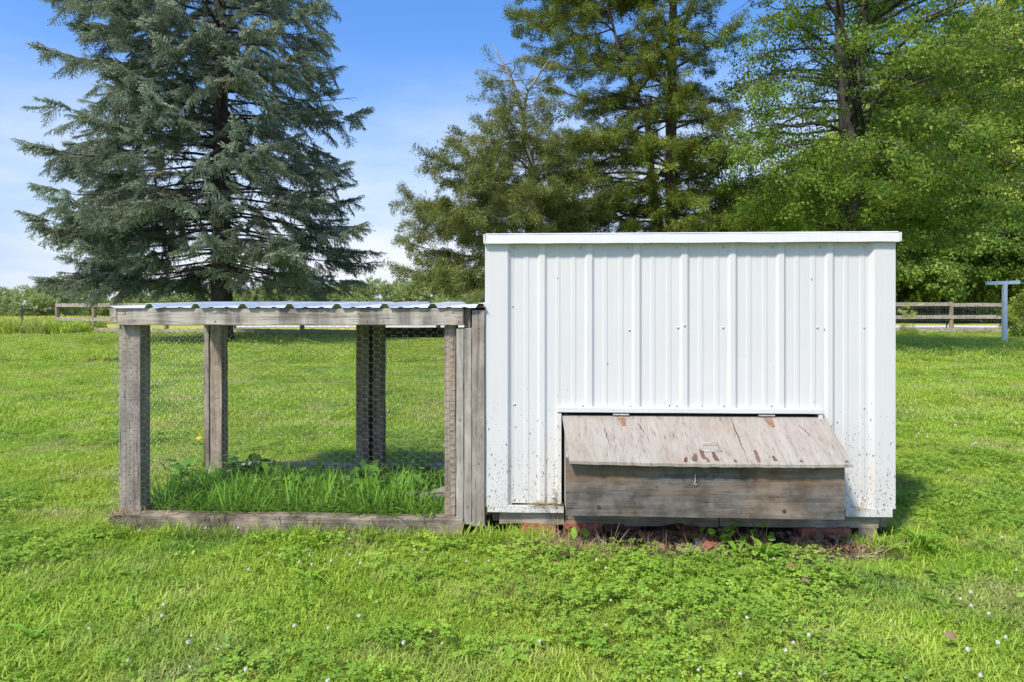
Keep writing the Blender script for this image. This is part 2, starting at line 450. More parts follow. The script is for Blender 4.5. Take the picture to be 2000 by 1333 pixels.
M['bark_cedar'] = bark('cedar_bark', (0.17, 0.13, 0.10), (0.05, 0.038, 0.03))
M['bark_oak'] = bark('oak_bark', (0.16, 0.145, 0.12), (0.045, 0.04, 0.033))
M['twig_dead'] = bark('dead_grey_twig', (0.36, 0.33, 0.29), (0.2, 0.18, 0.15))

M['needles'] = leaf_mat('blue_spruce_needles', [(0.13, 0.135, 0.05), (0.25, 0.305, 0.205), (0.50, 0.58, 0.46)], 0.2, 0.7)
M['cedar'] = leaf_mat('cedar_sprays', [(0.065, 0.085, 0.014), (0.145, 0.19, 0.024), (0.30, 0.35, 0.045)], 0.33, 0.6)
M['cedar_grey'] = leaf_mat('grey_green_cedar_sprays', [(0.085, 0.10, 0.025), (0.18, 0.205, 0.05), (0.31, 0.34, 0.095)], 0.33, 0.6)
M['oak'] = leaf_mat('oak_leaves', [(0.05, 0.11, 0.016), (0.15, 0.25, 0.03), (0.38, 0.49, 0.075)], 0.5, 0.8)
M['forest'] = leaf_mat('woodland_leaves', [(0.035, 0.075, 0.010), (0.10, 0.18, 0.018), (0.32, 0.42, 0.07)], 0.35, 0.35)
M['forest_yellow'] = leaf_mat('yellow_green_leaves', [(0.16, 0.24, 0.025), (0.42, 0.50, 0.08), (0.70, 0.74, 0.22)], 0.45, 0.4)
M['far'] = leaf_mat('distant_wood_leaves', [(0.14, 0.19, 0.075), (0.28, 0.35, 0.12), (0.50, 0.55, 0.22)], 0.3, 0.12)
PATCH = [(0.55, 0.48, 0.66, (0.46, 0.47, 0.07), 0.5), (1.7, 0.50, 0.66, (0.48, 0.47, 0.19), 0.65), (1.1, 0.53, 0.7, (0.10, 0.26, 0.045), 0.6)]
M['grass'] = leaf_mat('lawn_grass', [(0.135, 0.26, 0.025), (0.235, 0.40, 0.036), (0.335, 0.49, 0.052), (0.45, 0.57, 0.08), (0.60, 0.57, 0.25)], 0.38, 1.3, patch=PATCH)
M['clover'] = leaf_mat('clover_leaves', [(0.13, 0.25, 0.03), (0.25, 0.41, 0.045), (0.43, 0.57, 0.08)], 0.35, 2.0, rough=0.5)
M['weed'] = leaf_mat('run_weeds', [(0.09, 0.22, 0.02), (0.18, 0.38, 0.03), (0.36, 0.54, 0.07)], 0.35, 3.0)
M['broad'] = leaf_mat('broad_weed_leaves', [(0.07, 0.17, 0.03), (0.13, 0.28, 0.045), (0.24, 0.42, 0.08)], 0.3, 3.0)
M['rosette'] = leaf_mat('rosette_weed_leaves', [(0.11, 0.25, 0.02), (0.21, 0.40, 0.035), (0.36, 0.52, 0.08)], 0.35, 3.0)
M['straw'] = leaf_mat('dry_straw', [(0.30, 0.22, 0.10), (0.45, 0.36, 0.19), (0.58, 0.50, 0.31)], 0.2, 5.0)
M['dead_leaf'] = leaf_mat('dead_leaves', [(0.13, 0.06, 0.03), (0.24, 0.13, 0.08), (0.38, 0.28, 0.19)], 0.15, 9.0)
M['petal'] = plain('white_clover_petals', (0.66, 0.62, 0.54), 0.7, 0, 0.2, var=0.3, vscale=180)
M['yellow'] = plain('yellow_petals', (0.75, 0.50, 0.03), 0.7, 0, 0.2, var=0.15)
M['crop'] = leaf_mat('yellow_green_crop', [(0.36, 0.38, 0.05), (0.48, 0.50, 0.07), (0.58, 0.58, 0.12)], 0.3, 0.3)

# ground
def ground_mat():
    m, n, l = newmat('lawn_ground')
    out = n.new('ShaderNodeOutputMaterial'); p = n.new('ShaderNodeBsdfPrincipled')
    g = n.new('ShaderNodeNewGeometry')
    a = noise_node(n, l, g.outputs['Position'], 1.3, 5)
    b = noise_node(n, l, g.outputs['Position'], 40, 5, 0.7)
    c1 = ramp(n, [(0.35, (0.15, 0.22, 0.02)), (0.65, (0.26, 0.34, 0.04))]); l.new(a.outputs[0], c1.inputs[0])
    c2 = ramp(n, [(0.35, (0.07, 0.07, 0.03)), (0.6, (0.17, 0.21, 0.05))]); l.new(b.outputs[0], c2.inputs[0])
    sp = n.new('ShaderNodeSeparateXYZ'); l.new(g.outputs['Position'], sp.inputs[0])
    far = n.new('ShaderNodeMapRange'); far.inputs['From Min'].default_value = 29.5; far.inputs['From Max'].default_value = 31
    l.new(sp.outputs['Y'], far.inputs['Value'])
    f2 = noise_node(n, l, g.outputs['Position'], 0.15, 4)
    c3 = ramp(n, [(0.35, (0.33, 0.36, 0.06)), (0.65, (0.50, 0.50, 0.11))]); l.new(f2.outputs[0], c3.inputs[0])
    col = mixc(n, l, 0.5, c1.outputs[0], c2.outputs[0])
    col = mixc(n, l, far.outputs[0], col, c3.outputs[0])
    l.new(col, p.inputs['Base Color']); p.inputs['Roughness'].default_value = 1.0; p.inputs['Specular IOR Level'].default_value = 0.05
    bm_ = n.new('ShaderNodeBump'); bm_.inputs['Distance'].default_value = 0.03; l.new(b.outputs[0], bm_.inputs['Height']); l.new(bm_.outputs[0], p.inputs['Normal'])
    l.new(p.outputs[0], out.inputs[0]); return m
M['ground'] = ground_mat()
def dirt_mat():
    m, n, l = newmat('dark_leafy_soil')
    out = n.new('ShaderNodeOutputMaterial'); p = n.new('ShaderNodeBsdfPrincipled'); g = n.new('ShaderNodeNewGeometry')
    b = noise_node(n, l, g.outputs['Position'], 60, 6, 0.7)
    c2 = ramp(n, [(0.3, (0.035, 0.024, 0.016)), (0.5, (0.11, 0.075, 0.05)), (0.7, (0.24, 0.18, 0.12))]); l.new(b.outputs[0], c2.inputs[0])
    l.new(c2.outputs[0], p.inputs['Base Color']); p.inputs['Roughness'].default_value = 1.0
    bm_ = n.new('ShaderNodeBump'); bm_.inputs['Distance'].default_value = 0.02; l.new(b.outputs[0], bm_.inputs['Height']); l.new(bm_.outputs[0], p.inputs['Normal'])
    l.new(p.outputs[0], out.inputs[0]); return m
M['dirt'] = dirt_mat()
M['road'] = plain('pale_gravel_road', (0.62, 0.58, 0.52), 0.95, 0, 0.1, bump=0.3, var=0.12, vscale=2)

# ------------------------------------------------------------------ instancing for uncountable stuff
def scatter(name, pts, rots, scls, idxs, srcs, parent=None, origin=(0, 0, 0)):
    """one object whose points carry instances of the source meshes (used only for grass, leaves, needles)"""
    me = bpy.data.meshes.new(name)
    P = np.asarray(pts, dtype=np.float32).reshape(-1, 3) - np.asarray(origin, dtype=np.float32)
    me.vertices.add(len(P)); me.vertices.foreach_set('co', P.ravel())
    a = me.attributes.new('rot', 'FLOAT_VECTOR', 'POINT'); a.data.foreach_set('vector', np.asarray(rots, dtype=np.float32).ravel())
    a = me.attributes.new('scl', 'FLOAT', 'POINT'); a.data.foreach_set('value', np.asarray(scls, dtype=np.float32))
    a = me.attributes.new('idx', 'INT', 'POINT'); a.data.foreach_set('value', np.asarray(idxs, dtype=np.int32))
    o = bpy.data.objects.new(name, me); COL.objects.link(o)
    if parent: o.parent = parent
    else: o.location = origin
    c = bpy.data.collections.new(name + '_pieces')
    for s in srcs: c.objects.link(s)
    ng = bpy.data.node_groups.new(name, 'GeometryNodeTree')
    ng.interface.new_socket('Geometry', in_out='INPUT', socket_type='NodeSocketGeometry')
    ng.interface.new_socket('Geometry', in_out='OUTPUT', socket_type='NodeSocketGeometry')
    N, L = ng.nodes, ng.links
    gi = N.new('NodeGroupInput'); go = N.new('NodeGroupOutput')
    ci = N.new('GeometryNodeCollectionInfo'); ci.inputs['Collection'].default_value = c
    ci.inputs['Separate Children'].default_value = True; ci.inputs['Reset Children'].default_value = True
    ip = N.new('GeometryNodeInstanceOnPoints'); ip.inputs['Pick Instance'].default_value = True
    def na(nm, tp):
        x = N.new('GeometryNodeInputNamedAttribute'); x.data_type = tp; x.inputs['Name'].default_value = nm
        return x.outputs[0]
    e = N.new('FunctionNodeEulerToRotation')
    L.new(na('rot', 'FLOAT_VECTOR'), e.inputs[0]); L.new(e.outputs[0], ip.inputs['Rotation'])
    L.new(na('scl', 'FLOAT'), ip.inputs['Scale']); L.new(na('idx', 'INT'), ip.inputs['Instance Index'])
    L.new(gi.outputs[0], ip.inputs['Points']); L.new(ci.outputs[0], ip.inputs['Instance']); L.new(ip.outputs[0], go.inputs[0])
    md = o.modifiers.new('scatter', 'NODES'); md.node_group = ng
    o['kind'] = 'stuff'
    return o

def src(mb, name, mat):
    return mb.build(name, mat, link=False)

# ------------------------------------------------------------------ source pieces: grass, clover, leaves, needles
def grass_piece(name, mat, size, count, length, width, bend=0.5, rs=0, spread=0.35):
    # every blade leans and curls its own way
    r = random.Random(rs); mb = MB()
    for _ in range(count):
        x = r.gauss(0, size * 0.38); y = r.gauss(0, size * 0.38)
        a = r.uniform(0, 2 * PI); L = length * r.uniform(0.55, 1.15); w = width * r.uniform(0.6, 1.3) * 0.5
        t = r.random(); lean = r.uniform(0.05, spread); b = r.uniform(0.1, bend)
        dx, dy = math.cos(a), math.sin(a); sx, sy = -dy * w, dx * w
        prev = None; P = []
        for k, s in enumerate((0, 0.4, 0.75, 1.0)):
            out = L * (lean * s + b * s * s); h = L * s * math.sqrt(max(0.05, 1 - min(0.9, (lean + b * s)) ** 2))
            ww = (1, 0.95, 0.7, 0)[k]
            P.append((x + dx * out, y + dy * out, h, ww))
        n = len(mb.v)
        for (px, py, pz, ww) in P[:3]:
            mb.v += [(px - sx * ww, py - sy * ww, pz), (px + sx * ww, py + sy * ww, pz)]
        mb.v.append(P[3][:3])
        mb.f += [(n, n + 1, n + 3, n + 2), (n + 2, n + 3, n + 5, n + 4), (n + 4, n + 5, n + 6)]
        mb.t += [t] * 7
    return src(mb, name, mat)

def clover_piece(name, mat, size, count, hgt, leaf, rs=0):
    r = random.Random(rs); mb = MB()
    for _ in range(count):
        x = r.gauss(0, size * 0.38); y = r.gauss(0, size * 0.38); h = hgt * r.uniform(0.5, 1.15)
        a0 = r.uniform(0, 2 * PI); t = r.random(); s = leaf * r.uniform(0.6, 1.25)
        tilt = Vector((r.uniform(-0.45, 0.45), r.uniform(-0.45, 0.45), 1)).normalized()
        q = tilt.to_track_quat('Z', 'Y'); c = Vector((x, y, h))
        for k in range(3):
            a = a0 + k * 2 * PI / 3
            pts = []
            for (u, v, z) in ((0.05, 0, 0), (0.55, -0.42, 0.08), (0.95, -0.38, 0.05), (1.02, 0, -0.02), (0.95, 0.38, 0.05), (0.55, 0.42, 0.08)):
                p = Vector((u * math.cos(a) - v * math.sin(a), u * math.sin(a) + v * math.cos(a), z)) * s
                pts.append(c + q @ p)
            mb.poly(pts, t + r.uniform(-.08, .08))
    return src(mb, name, mat)

def leaf_pts(L, W, lobes=0.0):
    return [(0, 0), (0.22, -0.30), (0.42, -0.5 + lobes * 0.2), (0.5, -0.28 - lobes * 0.02), (0.72, -0.38), (1.0, 0), (0.72, 0.38), (0.5, 0.28), (0.42, 0.5 - lobes * 0.2), (0.22, 0.30)]

def leaf_cluster(name, mat, rad, count, leaf, rs=0, droop=0.3, simple=False, flat=0.55):
    """a twig end with real leaf blades around it, axis along +X"""
    r = random.Random(rs); mb = MB()
    for _ in range(count):
        c = Vector((r.uniform(-0.2, 1.0) * rad, r.gauss(0, 0.42) * rad, r.gauss(0, 0.42 * flat) * rad))
        d = Vector((r.uniform(-0.3, 1.0), r.uniform(-1, 1), r.uniform(-0.7, 0.35) - droop)).normalized()
        up = Vector((r.uniform(-0.7, 0.7), r.uniform(-0.7, 0.7), 1)).normalized()
        s = d.cross(up).normalized(); n_ = s.cross(d)
        L = leaf * r.uniform(0.5, 1.4); W = L * r.uniform(0.55, 0.8); t = r.random()
        if simple:
            pts = [c, c + d * L * 0.45 - s * W * 0.5 + n_ * L * 0.06, c + d * L, c + d * L * 0.5 + s * W * 0.5 + n_ * L * 0.06]
        else:
            pts = [c + d * (u * L) + s * (v * W) + n_ * (abs(v) * L * 0.12 - u * u * L * 0.12) for (u, v) in leaf_pts(1, 1)]
        mb.poly(pts, t)
    return src(mb, name, mat)

def needle_spray(name, mat, length, rs=0, hang=0.35):
    """a flat spruce branchlet along +X: side shoots covered in short needles"""
    r = random.Random(rs); mb = MB()
    def shoot(p0, d, L, t):
        up = Vector((0, 0, 1)); s = d.cross(up)
        if s.length < 0.1: s = Vector((0, 1, 0))
        s.normalize(); w = s.cross(d)
        n = int(L / 0.0095)
        for k in range(n):
            q = k / n; a = r.uniform(0, 2 * PI); o = s * math.cos(a) + w * math.sin(a)
            b = p0 + d * (L * q); nl = 0.042 * (1 - 0.45 * q) * r.uniform(0.8, 1.2)
            tip = b + (o * 0.85 + d * 0.55).normalized() * nl
            e = o.cross(d).normalized() * 0.0105
            mb.poly([b - e, b + e, tip], min(1, max(0, t + q * 0.45 + r.uniform(-0.12, 0.12))))
    t0 = 0.2
    shoot(Vector((0, 0, 0)), Vector((1, 0, -0.05)).normalized(), length, t0 + 0.1)
    n = 12
    for k in range(n):
        q = 0.05 + 0.85 * k / n; side = 1 if k % 2 else -1
        L = length * (0.50 * (1 - q) + 0.14) * r.uniform(0.8, 1.2)
        d = Vector((0.75, side * r.uniform(0.5, 0.95), -hang * r.uniform(0.2, 1.6))).normalized()
        shoot(Vector((length * q, 0, -0.01)), d, L, t0 + r.uniform(-0.15, 0.25))
    return src(mb, name, mat)

def cedar_spray(name, mat, length, rs=0):
    """feathery cedar foliage along +X"""
    r = random.Random(rs); mb = MB()
    for k in range(170):
        q = r.random(); b = Vector((q * length, r.gauss(0, 0.20 * length * (1.1 - q * 0.6)), r.gauss(0, 0.13 * length)))
        d = Vector((r.uniform(0.2, 1), r.uniform(-0.9, 0.9), r.uniform(-0.75, 0.6))).normalized()
        L = length * r.uniform(0.12, 0.26); w = L * r.uniform(0.07, 0.12)
        s = d.cross(Vector((r.uniform(-1, 1), r.uniform(-1, 1), 1))).normalized() * w
        t = r.random()
        mb.poly([b, b + d * L * 0.5 + s, b + d * L, b + d * L * 0.55 - s], t)
    return src(mb, name, mat)

# ------------------------------------------------------------------ coop coordinate frame
TH = R(2.6)
Y0 = 3.475; X0 = (948 - 1000) / F * Y0
EU = Vector((math.cos(TH), -math.sin(TH), 0)); EV = Vector((math.sin(TH), math.cos(TH), 0))
def loc(px, py, v=0.0):
    """photo point on the coop's plane at depth v -> local (u, z)"""
    a = (px - 1000) / F
    t = (v + X0 * math.sin(TH) + Y0 * math.cos(TH)) / (a * math.sin(TH) + math.cos(TH))
    X, Y = a * t, t
    u = (X - X0) * math.cos(TH) - (Y - Y0) * math.sin(TH)
    return u, CH - (py - HY) / F * t
def lu(px, v=0.0): return loc(px, 600, v)[0]
def lz(px, py, v=0.0): return loc(px, py, v)[1]
def wpt(u, v, z=0.0):
    p = Vector((X0, Y0, 0)) + EU * u + EV * v; p.z = z; return p

# ------------------------------------------------------------------ ground, road
def gz(x, y):
    d = max(0.0, min(1.0, (y - 46) / 110.0)); d = d * d * (3 - 2 * d)
    return -2.7 * d
mb = MB()
xs = [-700, -400, -200, -120, -70, -40, -20, -10, 0, 10, 20, 40, 70, 120, 200, 400, 700]
ys = [-30, 0, 2, 5, 10, 16, 22, 28, 34, 40, 46, 52, 60, 70, 80, 90, 100, 115, 130, 160, 220, 400, 1200]
for y in ys:
    for x in xs: mb.v.append((x, y, gz(x, y)))
nx = len(xs)
for j in range(len(ys) - 1):
    for i in range(nx - 1):
        a = j * nx + i; mb.f.append((a, a + 1, a + 1 + nx, a + nx))
g = mb.build('ground', M['ground'], smooth=True); tag(g, kind='structure')
mb = MB()
mb.quad((-15.5, 38.2, 0.02), (120, 38.0, 0.02), (120, 42.4, 0.02), (-17.5, 42.4, 0.02))
rd = mb.build('road', M['road']); tag(rd, kind='structure')
# soil under and before the coop
mb = MB()
u0, u1 = lu(948), lu(1745)
ring = [(-0.05, 1.4)]
pts = []
for k in range(60):
    q = k / 59; u = -0.02 + (u1 + 0.02) * q
    vv = -0.16 - 0.24 * math.sin(PI * min(1, max(0, (u - 0.12) / (u1 - 0.15)))) ** 0.6 - 0.03 * math.sin(k * 1.7) - 0.02 * math.sin(k * 0.6)
    if u < 0.25: vv = -0.03 - 0.25 * max(0, u)
    pts.append(wpt(u, vv, 0.006))
pts += [wpt(u1, 1.3, 0.006), wpt(-0.02, 1.3, 0.006)]
mb.poly(pts)
so = mb.build('soil', M['dirt']); tag(so, kind='structure')

# ------------------------------------------------------------------ CHICKEN COOP
coop_o = wpt(0, 0)
coop = empty('chicken_coop', coop_o, -TH)
tag(coop, 'white ribbed metal chicken coop shed with weathered plywood nest box on its front', 'chicken coop')
W = lu(1745); DEP = 1.25
ztL, ztR = lz(948, 474), lz(1745, 474)
ZT = lz(1350, 474)           # underside of the fascia
ZB = lz(1350, 987)           # foot of the sheet
# opening for the nest box
OU0, OU1 = lu(1094), lu(1606); OZ = lz(1350, 806)
PER = 92.3 / 1400 * 3.44
rib0 = lu(1059)
def profile(u0_, u1_):
    """ag-panel profile: major ribs every 9 inches, two low minor ribs between"""
    P = []
    k0 = math.floor((u0_ - rib0) / PER) - 1
    for k in range(k0, k0 + 14):
        c = rib0 + k * PER
        P += [(c - .024, 0), (c - .011, -.010), (c + .011, -.010), (c + .024, 0)]
        for m_ in (1 / 3, 2 / 3):
            d = c + PER * m_
            P += [(d - .013, 0), (d - .008, -.0022), (d + .008, -.0022), (d + .013, 0)]
    P = [p for p in P if u0_ < p[0] < u1_]
    return [(u0_, 0)] + P + [(u1_, 0)]
def sheet(mb, u0_, u1_, z0, z1):
    P = profile(u0_, u1_); zs = [z0, z1]
    n = len(mb.v)
    for (u, v) in P: mb.v += [(u, v, z0), (u, v, z1)]
    for i in range(len(P) - 1):
        a = n + 2 * i; mb.f.append((a, a + 2, a + 3, a + 1))
mb = MB()
sheet(mb, 0.012, OU0, ZB, ZT + .02); sheet(mb, OU0, OU1, OZ, ZT + .02); sheet(mb, OU1, W - .012, ZB, ZT + .02)
fw = mb.build('front_wall_sheet', M['white'], coop)
m = fw.modifiers.new('thick', 'SOLIDIFY'); m.thickness = 0.0012; m.offset = 1
# side and rear walls, roof
ztop_r = ZT + 0.0
mb = MB(); mb.box(0.006, 0.03, 0.004, DEP, ZB - .02, ZT + .03); mb.build('side_wall', M['white'], coop)
mb = MB(); mb.box(W - .03, W - .006, 0.004, DEP, ZB - .02, ZT + .03); mb.build('side_wall', M['white'], coop)
mb = MB(); mb.box(0.03, W - .03, DEP - .02, DEP, ZB - .02, ZT + .03); mb.build('rear_wall', M['white'], coop)
mb = MB(); mb.box(0.03, W - .03, 0.04, DEP - .03, ZB - .02, ZB); mb.build('floor_panel', M['dark_x'], coop)
mb = MB()
fz0L, fz1L, fz0R, fz1R = lz(950, 476, -.045), lz(950, 458.5, -.045), lz(1757, 472, -.045), lz(1757, 454, -.045)
fa, fb = lu(948, -.045), lu(1757, -.045)
n = 22
for i in range(n):
    q = i / (n - 1); u = fa + (fb - fa) * q; j = random.uniform(-.0012, .0012)
    z0 = fz0L + (fz0R - fz0L) * q + j; z1 = fz1L + (fz1R - fz1L) * q + j
    mb.v += [(u, -.030, z0 + .001), (u, -.044 - .002, z0), (u, -.045, z0 + .006), (u, -.040, z1 - .004), (u, -.040, z1), (u, -.010, z1 + .004), (u, -.006, z0 + .010)]
for i in range(n - 1):
    for k in range(7):
        a = i * 7 + k; b = i * 7 + (k + 1) % 7; mb.f.append((a, a + 7, b + 7, b))
mb.f.append(tuple(range(7))); e = (n - 1) * 7; mb.f.append(tuple(reversed(range(e, e + 7))))
mb.build('fascia', M['white'], coop)
mb = MB(); mb.box(fb + .0005, fb + .010, -.046, DEP + .03, fz0R + .002, fz1R + .001); mb.build('gable_trim', M['white'], coop)
mb = MB(); mb.box(fa - .010, fa - .0005, -.046, DEP + .03, fz0L + .002, fz1L + .001); mb.build('gable_trim', M['white'], coop)
mb = MB()
for i in range(9):
    u = fa + (fb - fa) * i / 8
    mb.v += [(u, -.035, fz1L + .006 + (fz1R - fz1L) * i / 8), (u, DEP + .04, fz1L - .12 + (fz1R - fz1L) * i / 8)]
for i in range(8): mb.f.append((2 * i, 2 * i + 2, 2 * i + 3, 2 * i + 1))
rf = mb.build('roof_sheet', M['roof_metal'], coop); m = rf.modifiers.new('thick', 'SOLIDIFY'); m.thickness = 0.004; m.offset = -1
# corner trims
def corner(u_out, u_in, sgn):
    mb = MB(); a, b = min(u_out, u_in), max(u_out, u_in)
    st = u_in + sgn * 0.020
    prof = [(u_out, .07), (u_out, -.021), (u_in, -.021), (st, -.0005)]
    zb, zt_ = (lz(948, 988), ZT + .005) if sgn > 0 else (lz(1745, 992), ZT + .005)
    for (u, v) in prof: mb.v += [(u, v, zb), (u, v, zt_)]
    for i in range(3): mb.f.append((2 * i, 2 * i + 2, 2 * i + 3, 2 * i + 1))
    o = mb.build('corner_trim', M['white'], coop, bevel=0.002); mm = o.modifiers.new('thick', 'SOLIDIFY'); mm.thickness = .0012
corner(0.0, lu(992), 1); corner(W, lu(1704), -1)
# foot trims
mb = MB(); mb.board(lu(952, -.02), lu(1101, -.02), -.020, -.001 + .003, lz(1000, 1001.5, -.02), lz(1000, 988.5, -.02), .001, seed=3)
mb.build('foot_trim', M['white'], coop, bevel=.0015)
mb = MB(); mb.board(lu(1651, -.02), lu(1743, -.02), -.024, .002, lz(1700, 1010, -.02), lz(1700, 993, -.02), .001, seed=4)
mb.build('foot_trim', M['white'], coop, bevel=.0015)
# opening trims
mb = MB(); mb.board(lu(1088, -.03), lu(1608, -.03), -.030, -.002, lz(1350, 807.5, -.03), lz(1350, 798, -.03), .0007, seed=5)
mb.build('opening_trim', M['white'], coop, bevel=.002)
mb = MB(); mb.box(lu(1089, -.024), lu(1096.5, -.024), -.026, -.0025, ZB + .003, lz(1095, 808.5, -.03)); mb.build('opening_trim', M['white'], coop, bevel=.001)
mb = MB(); mb.box(lu(1599, -.024), lu(1607, -.024), -.026, -.0025, ZB + .003, lz(1350, 808.5, -.03)); mb.build('opening_trim', M['white'], coop, bevel=.001)
# dark interior behind the opening
mb = MB(); mb.box(OU0 - .04, OU1 + .04, .055, .07, ZB + .001, OZ + .08); mb.build('inner_panel', M['dark_x'], coop)
# screws
smb = MB()
ring_n = 8
for (r_, v_) in ((.0075, 0), (.0070, -.0015), (.0042, -.0022), (.0036, -.0058)):
    for k in range(ring_n): smb.v.append((r_ * math.cos(k * PI / 4), v_, r_ * math.sin(k * PI / 4)))
for i in range(3):
    for k in range(8):
        a = i * 8 + k; b = i * 8 + (k + 1) % 8; smb.f.append((a, b, b + 8, a + 8))
smb.f.append(tuple(24 + k for k in range(8)))
screw_me = smb.mesh('screw', M['white'], True)
first = None
spts = []
for i, px in enumerate((1004, 1133, 1227, 1322, 1413, 1508, 1601, 1687)): spts.append((px, 485 - (1 if px > 1300 else 0)))
spts += [(1336, 481), (1001, 598), (1229, 645), (1324, 640), (1336, 636), (1138, 792), (1231, 793), (1321, 792), (1413, 792), (1506, 792), (1687, 797), (1005, 790),
         (1004, 975), (1080, 972), (1688, 975), (1412, 640), (1596, 640), (1687, 640), (1370, 792)]
for (px, py) in spts:
    u, z = loc(px, py)
    v = -.0005
    rel = ((u - rib0 + PER / 2) % PER) - PER / 2
    if abs(rel) < .014: v = -.0105
    if u < lu(992) or u > lu(1704): v = -.0215
    s = bpy.data.objects.new('screw', screw_me); COL.objects.link(s); s.parent = coop; s.location = (u, v, z)
# skid timbers
for k, (xa, xb, ya, yb, v0, v1) in enumerate(((975, 1102, 1003.5, 1025, .006, .04), (1104, 1404, 1004, 1029, .010, .045), (1406, 1717, 1006, 1031, .004, .04))):
    mb = MB(); mb.board(lu(xa, v0), lu(xb, v0), v0, v1, lz((xa + xb) / 2, yb, v0), lz((xa + xb) / 2, ya - 8, v0) - .002, .002, seed=20 + k)
    mb.build('skid_timber', M['skid'], coop, bevel=.003)
for k, (u, z1) in enumerate(((.03, 0), (W - .12, 0))):
    mb = MB(); mb.board(u, u + .085, .05, DEP - .02, .055, .105, .002, seed=30 + k); mb.build('skid_timber', M['skid'], coop, bevel=.003)
mb = MB(); mb.board(lu(1720, .05), lu(1733, .05), .05, .45, lz(1720, 1030, .05), lz(1720, 1011, .05), .002, seed=33); mb.build('skid_timber', M['skid'], coop, bevel=.003)

# nest box
VF = -.275                                 # plane of the box front
VL = -.318                                 # front edge of the lid
bz0, bz1 = lz(1380, 1011, VF), lz(1380, 880, VF)
bu0, bu1 = lu(1105, VF), lu(1650, VF)
lidz_back, lidz_front = lz(1350, 813, -.012), lz(1350, 903, VL)
slope = (lidz_back - lidz_front) / (-.012 - VL)
ztf = lidz_front + slope * (VF - VL) - .022
mb = MB()
nn = 24
for i in range(nn):
    q = i / (nn - 1); u = bu0 + (bu1 - bu0) * q; zb_ = bz0 - .004 * q + random.uniform(-.0006, .0006)
    mb.v += [(u, VF, zb_), (u, VF, ztf), (u, VF + .014, ztf + slope * .014), (u, VF + .014, zb_)]
for i in range(nn - 1):
    for k in range(4):
        a = i * 4 + k; b = i * 4 + (k + 1) % 4; mb.f.append((a, a + 4, b + 4, b))
mb.f += [(0, 1, 2, 3), tuple(reversed(range(4 * nn - 4, 4 * nn)))]
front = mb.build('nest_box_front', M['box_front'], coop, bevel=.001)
for (ua, ub) in ((bu0 + .001, bu0 + .016), (bu1 - .016, bu1 - .001)):
    mb = MB(); n0 = 0
    for u in (ua, ub):
        mb.v += [(u, VF + .0145, bz0 + .002), (u, VF + .0145, ztf + slope * .0145), (u, .05, ztf + slope * (.05 - VF)), (u, .05, bz0 + .002)]
    mb.f += [(0, 1, 2, 3), (7, 6, 5, 4), (0, 4, 5, 1), (1, 5, 6, 2), (2, 6, 7, 3), (3, 7, 4, 0)]
    mb.build('nest_box_side', M['pale_z'], coop, bevel=.001)
mb = MB(); mb.box(bu0 + .017, bu1 - .017, VF + .015, .05, bz0 + .004, bz0 + .016); mb.build('nest_box_floor', M['dark_x'], coop)
# lid: two flaps of one sheet with a worn, splintered front edge
def lid_pt(u, q, top):
    """q 0 back .. 1 front"""
    v = -.012 + (VL + .012) * q
    return v, lidz_back + (lidz_front - lidz_back) * q - (0 if top else .013)
lu_b0, lu_b1 = lu(1098, -.012), lu(1612, -.012)
lu_f0, lu_f1 = lu(1112, VL), lu(1666, VL)
mb = MB(); nu, nq = 60, 8
rr = random.Random(5)
edge = [rr.uniform(-.003, .003) + .004 * noise.noise(Vector((k * .3, 0, 0))) for k in range(nu)]
sag = lambda q, s: -.006 * math.sin(PI * s) * q - .004 * q * s
for lay in (1, 0):
    for j in range(nq):
        q = j / (nq - 1)
        for i in range(nu):
            s = i / (nu - 1)
            u = (lu_b0 + (lu_b1 - lu_b0) * s) * (1 - q) + (lu_f0 + (lu_f1 - lu_f0) * s) * q
            v, z = lid_pt(u, q, lay)
            if j == nq - 1: v += edge[i]; z += edge[(i * 7) % nu] * .3
            mb.v.append((u, v, z + sag(q, s)))
def li(lay, j, i): return (0 if lay else nu * nq) + j * nu + i
for j in range(nq - 1):
    for i in range(nu - 1):
        mb.f.append((li(1, j, i), li(1, j + 1, i), li(1, j + 1, i + 1), li(1, j, i + 1)))
        mb.f.append((li(0, j, i), li(0, j, i + 1), li(0, j + 1, i + 1), li(0, j + 1, i)))
for i in range(nu - 1):
    mb.f.append((li(1, nq - 1, i), li(0, nq - 1, i), li(0, nq - 1, i + 1), li(1, nq - 1, i + 1)))
    mb.f.append((li(1, 0, i), li(1, 0, i + 1), li(0, 0, i + 1), li(0, 0, i)))
for j in range(nq - 1):
    mb.f.append((li(1, j, 0), li(0, j, 0), li(0, j + 1, 0), li(1, j + 1, 0)))
    mb.f.append((li(1, j, nu - 1), li(1, j + 1, nu - 1), li(0, j + 1, nu - 1), li(0, j, nu - 1)))
lid = mb.build('nest_box_lid', M['lid'], coop)
def lid_at(px, py):
    """photo point on the lid's top face -> local (u, v, z)"""
    lo_, hi_ = 0.0, 1.0
    for _ in range(30):
        q = (lo_ + hi_) / 2; v, z = lid_pt(0, q, 1)
        if lz(px, py, v) < z: lo_ = q
        else: hi_ = q
    # z of the ray falls with py; find q where plane z equals ray z
    v, z = lid_pt(0, q, 1)
    return lu(px, v), v, z, q
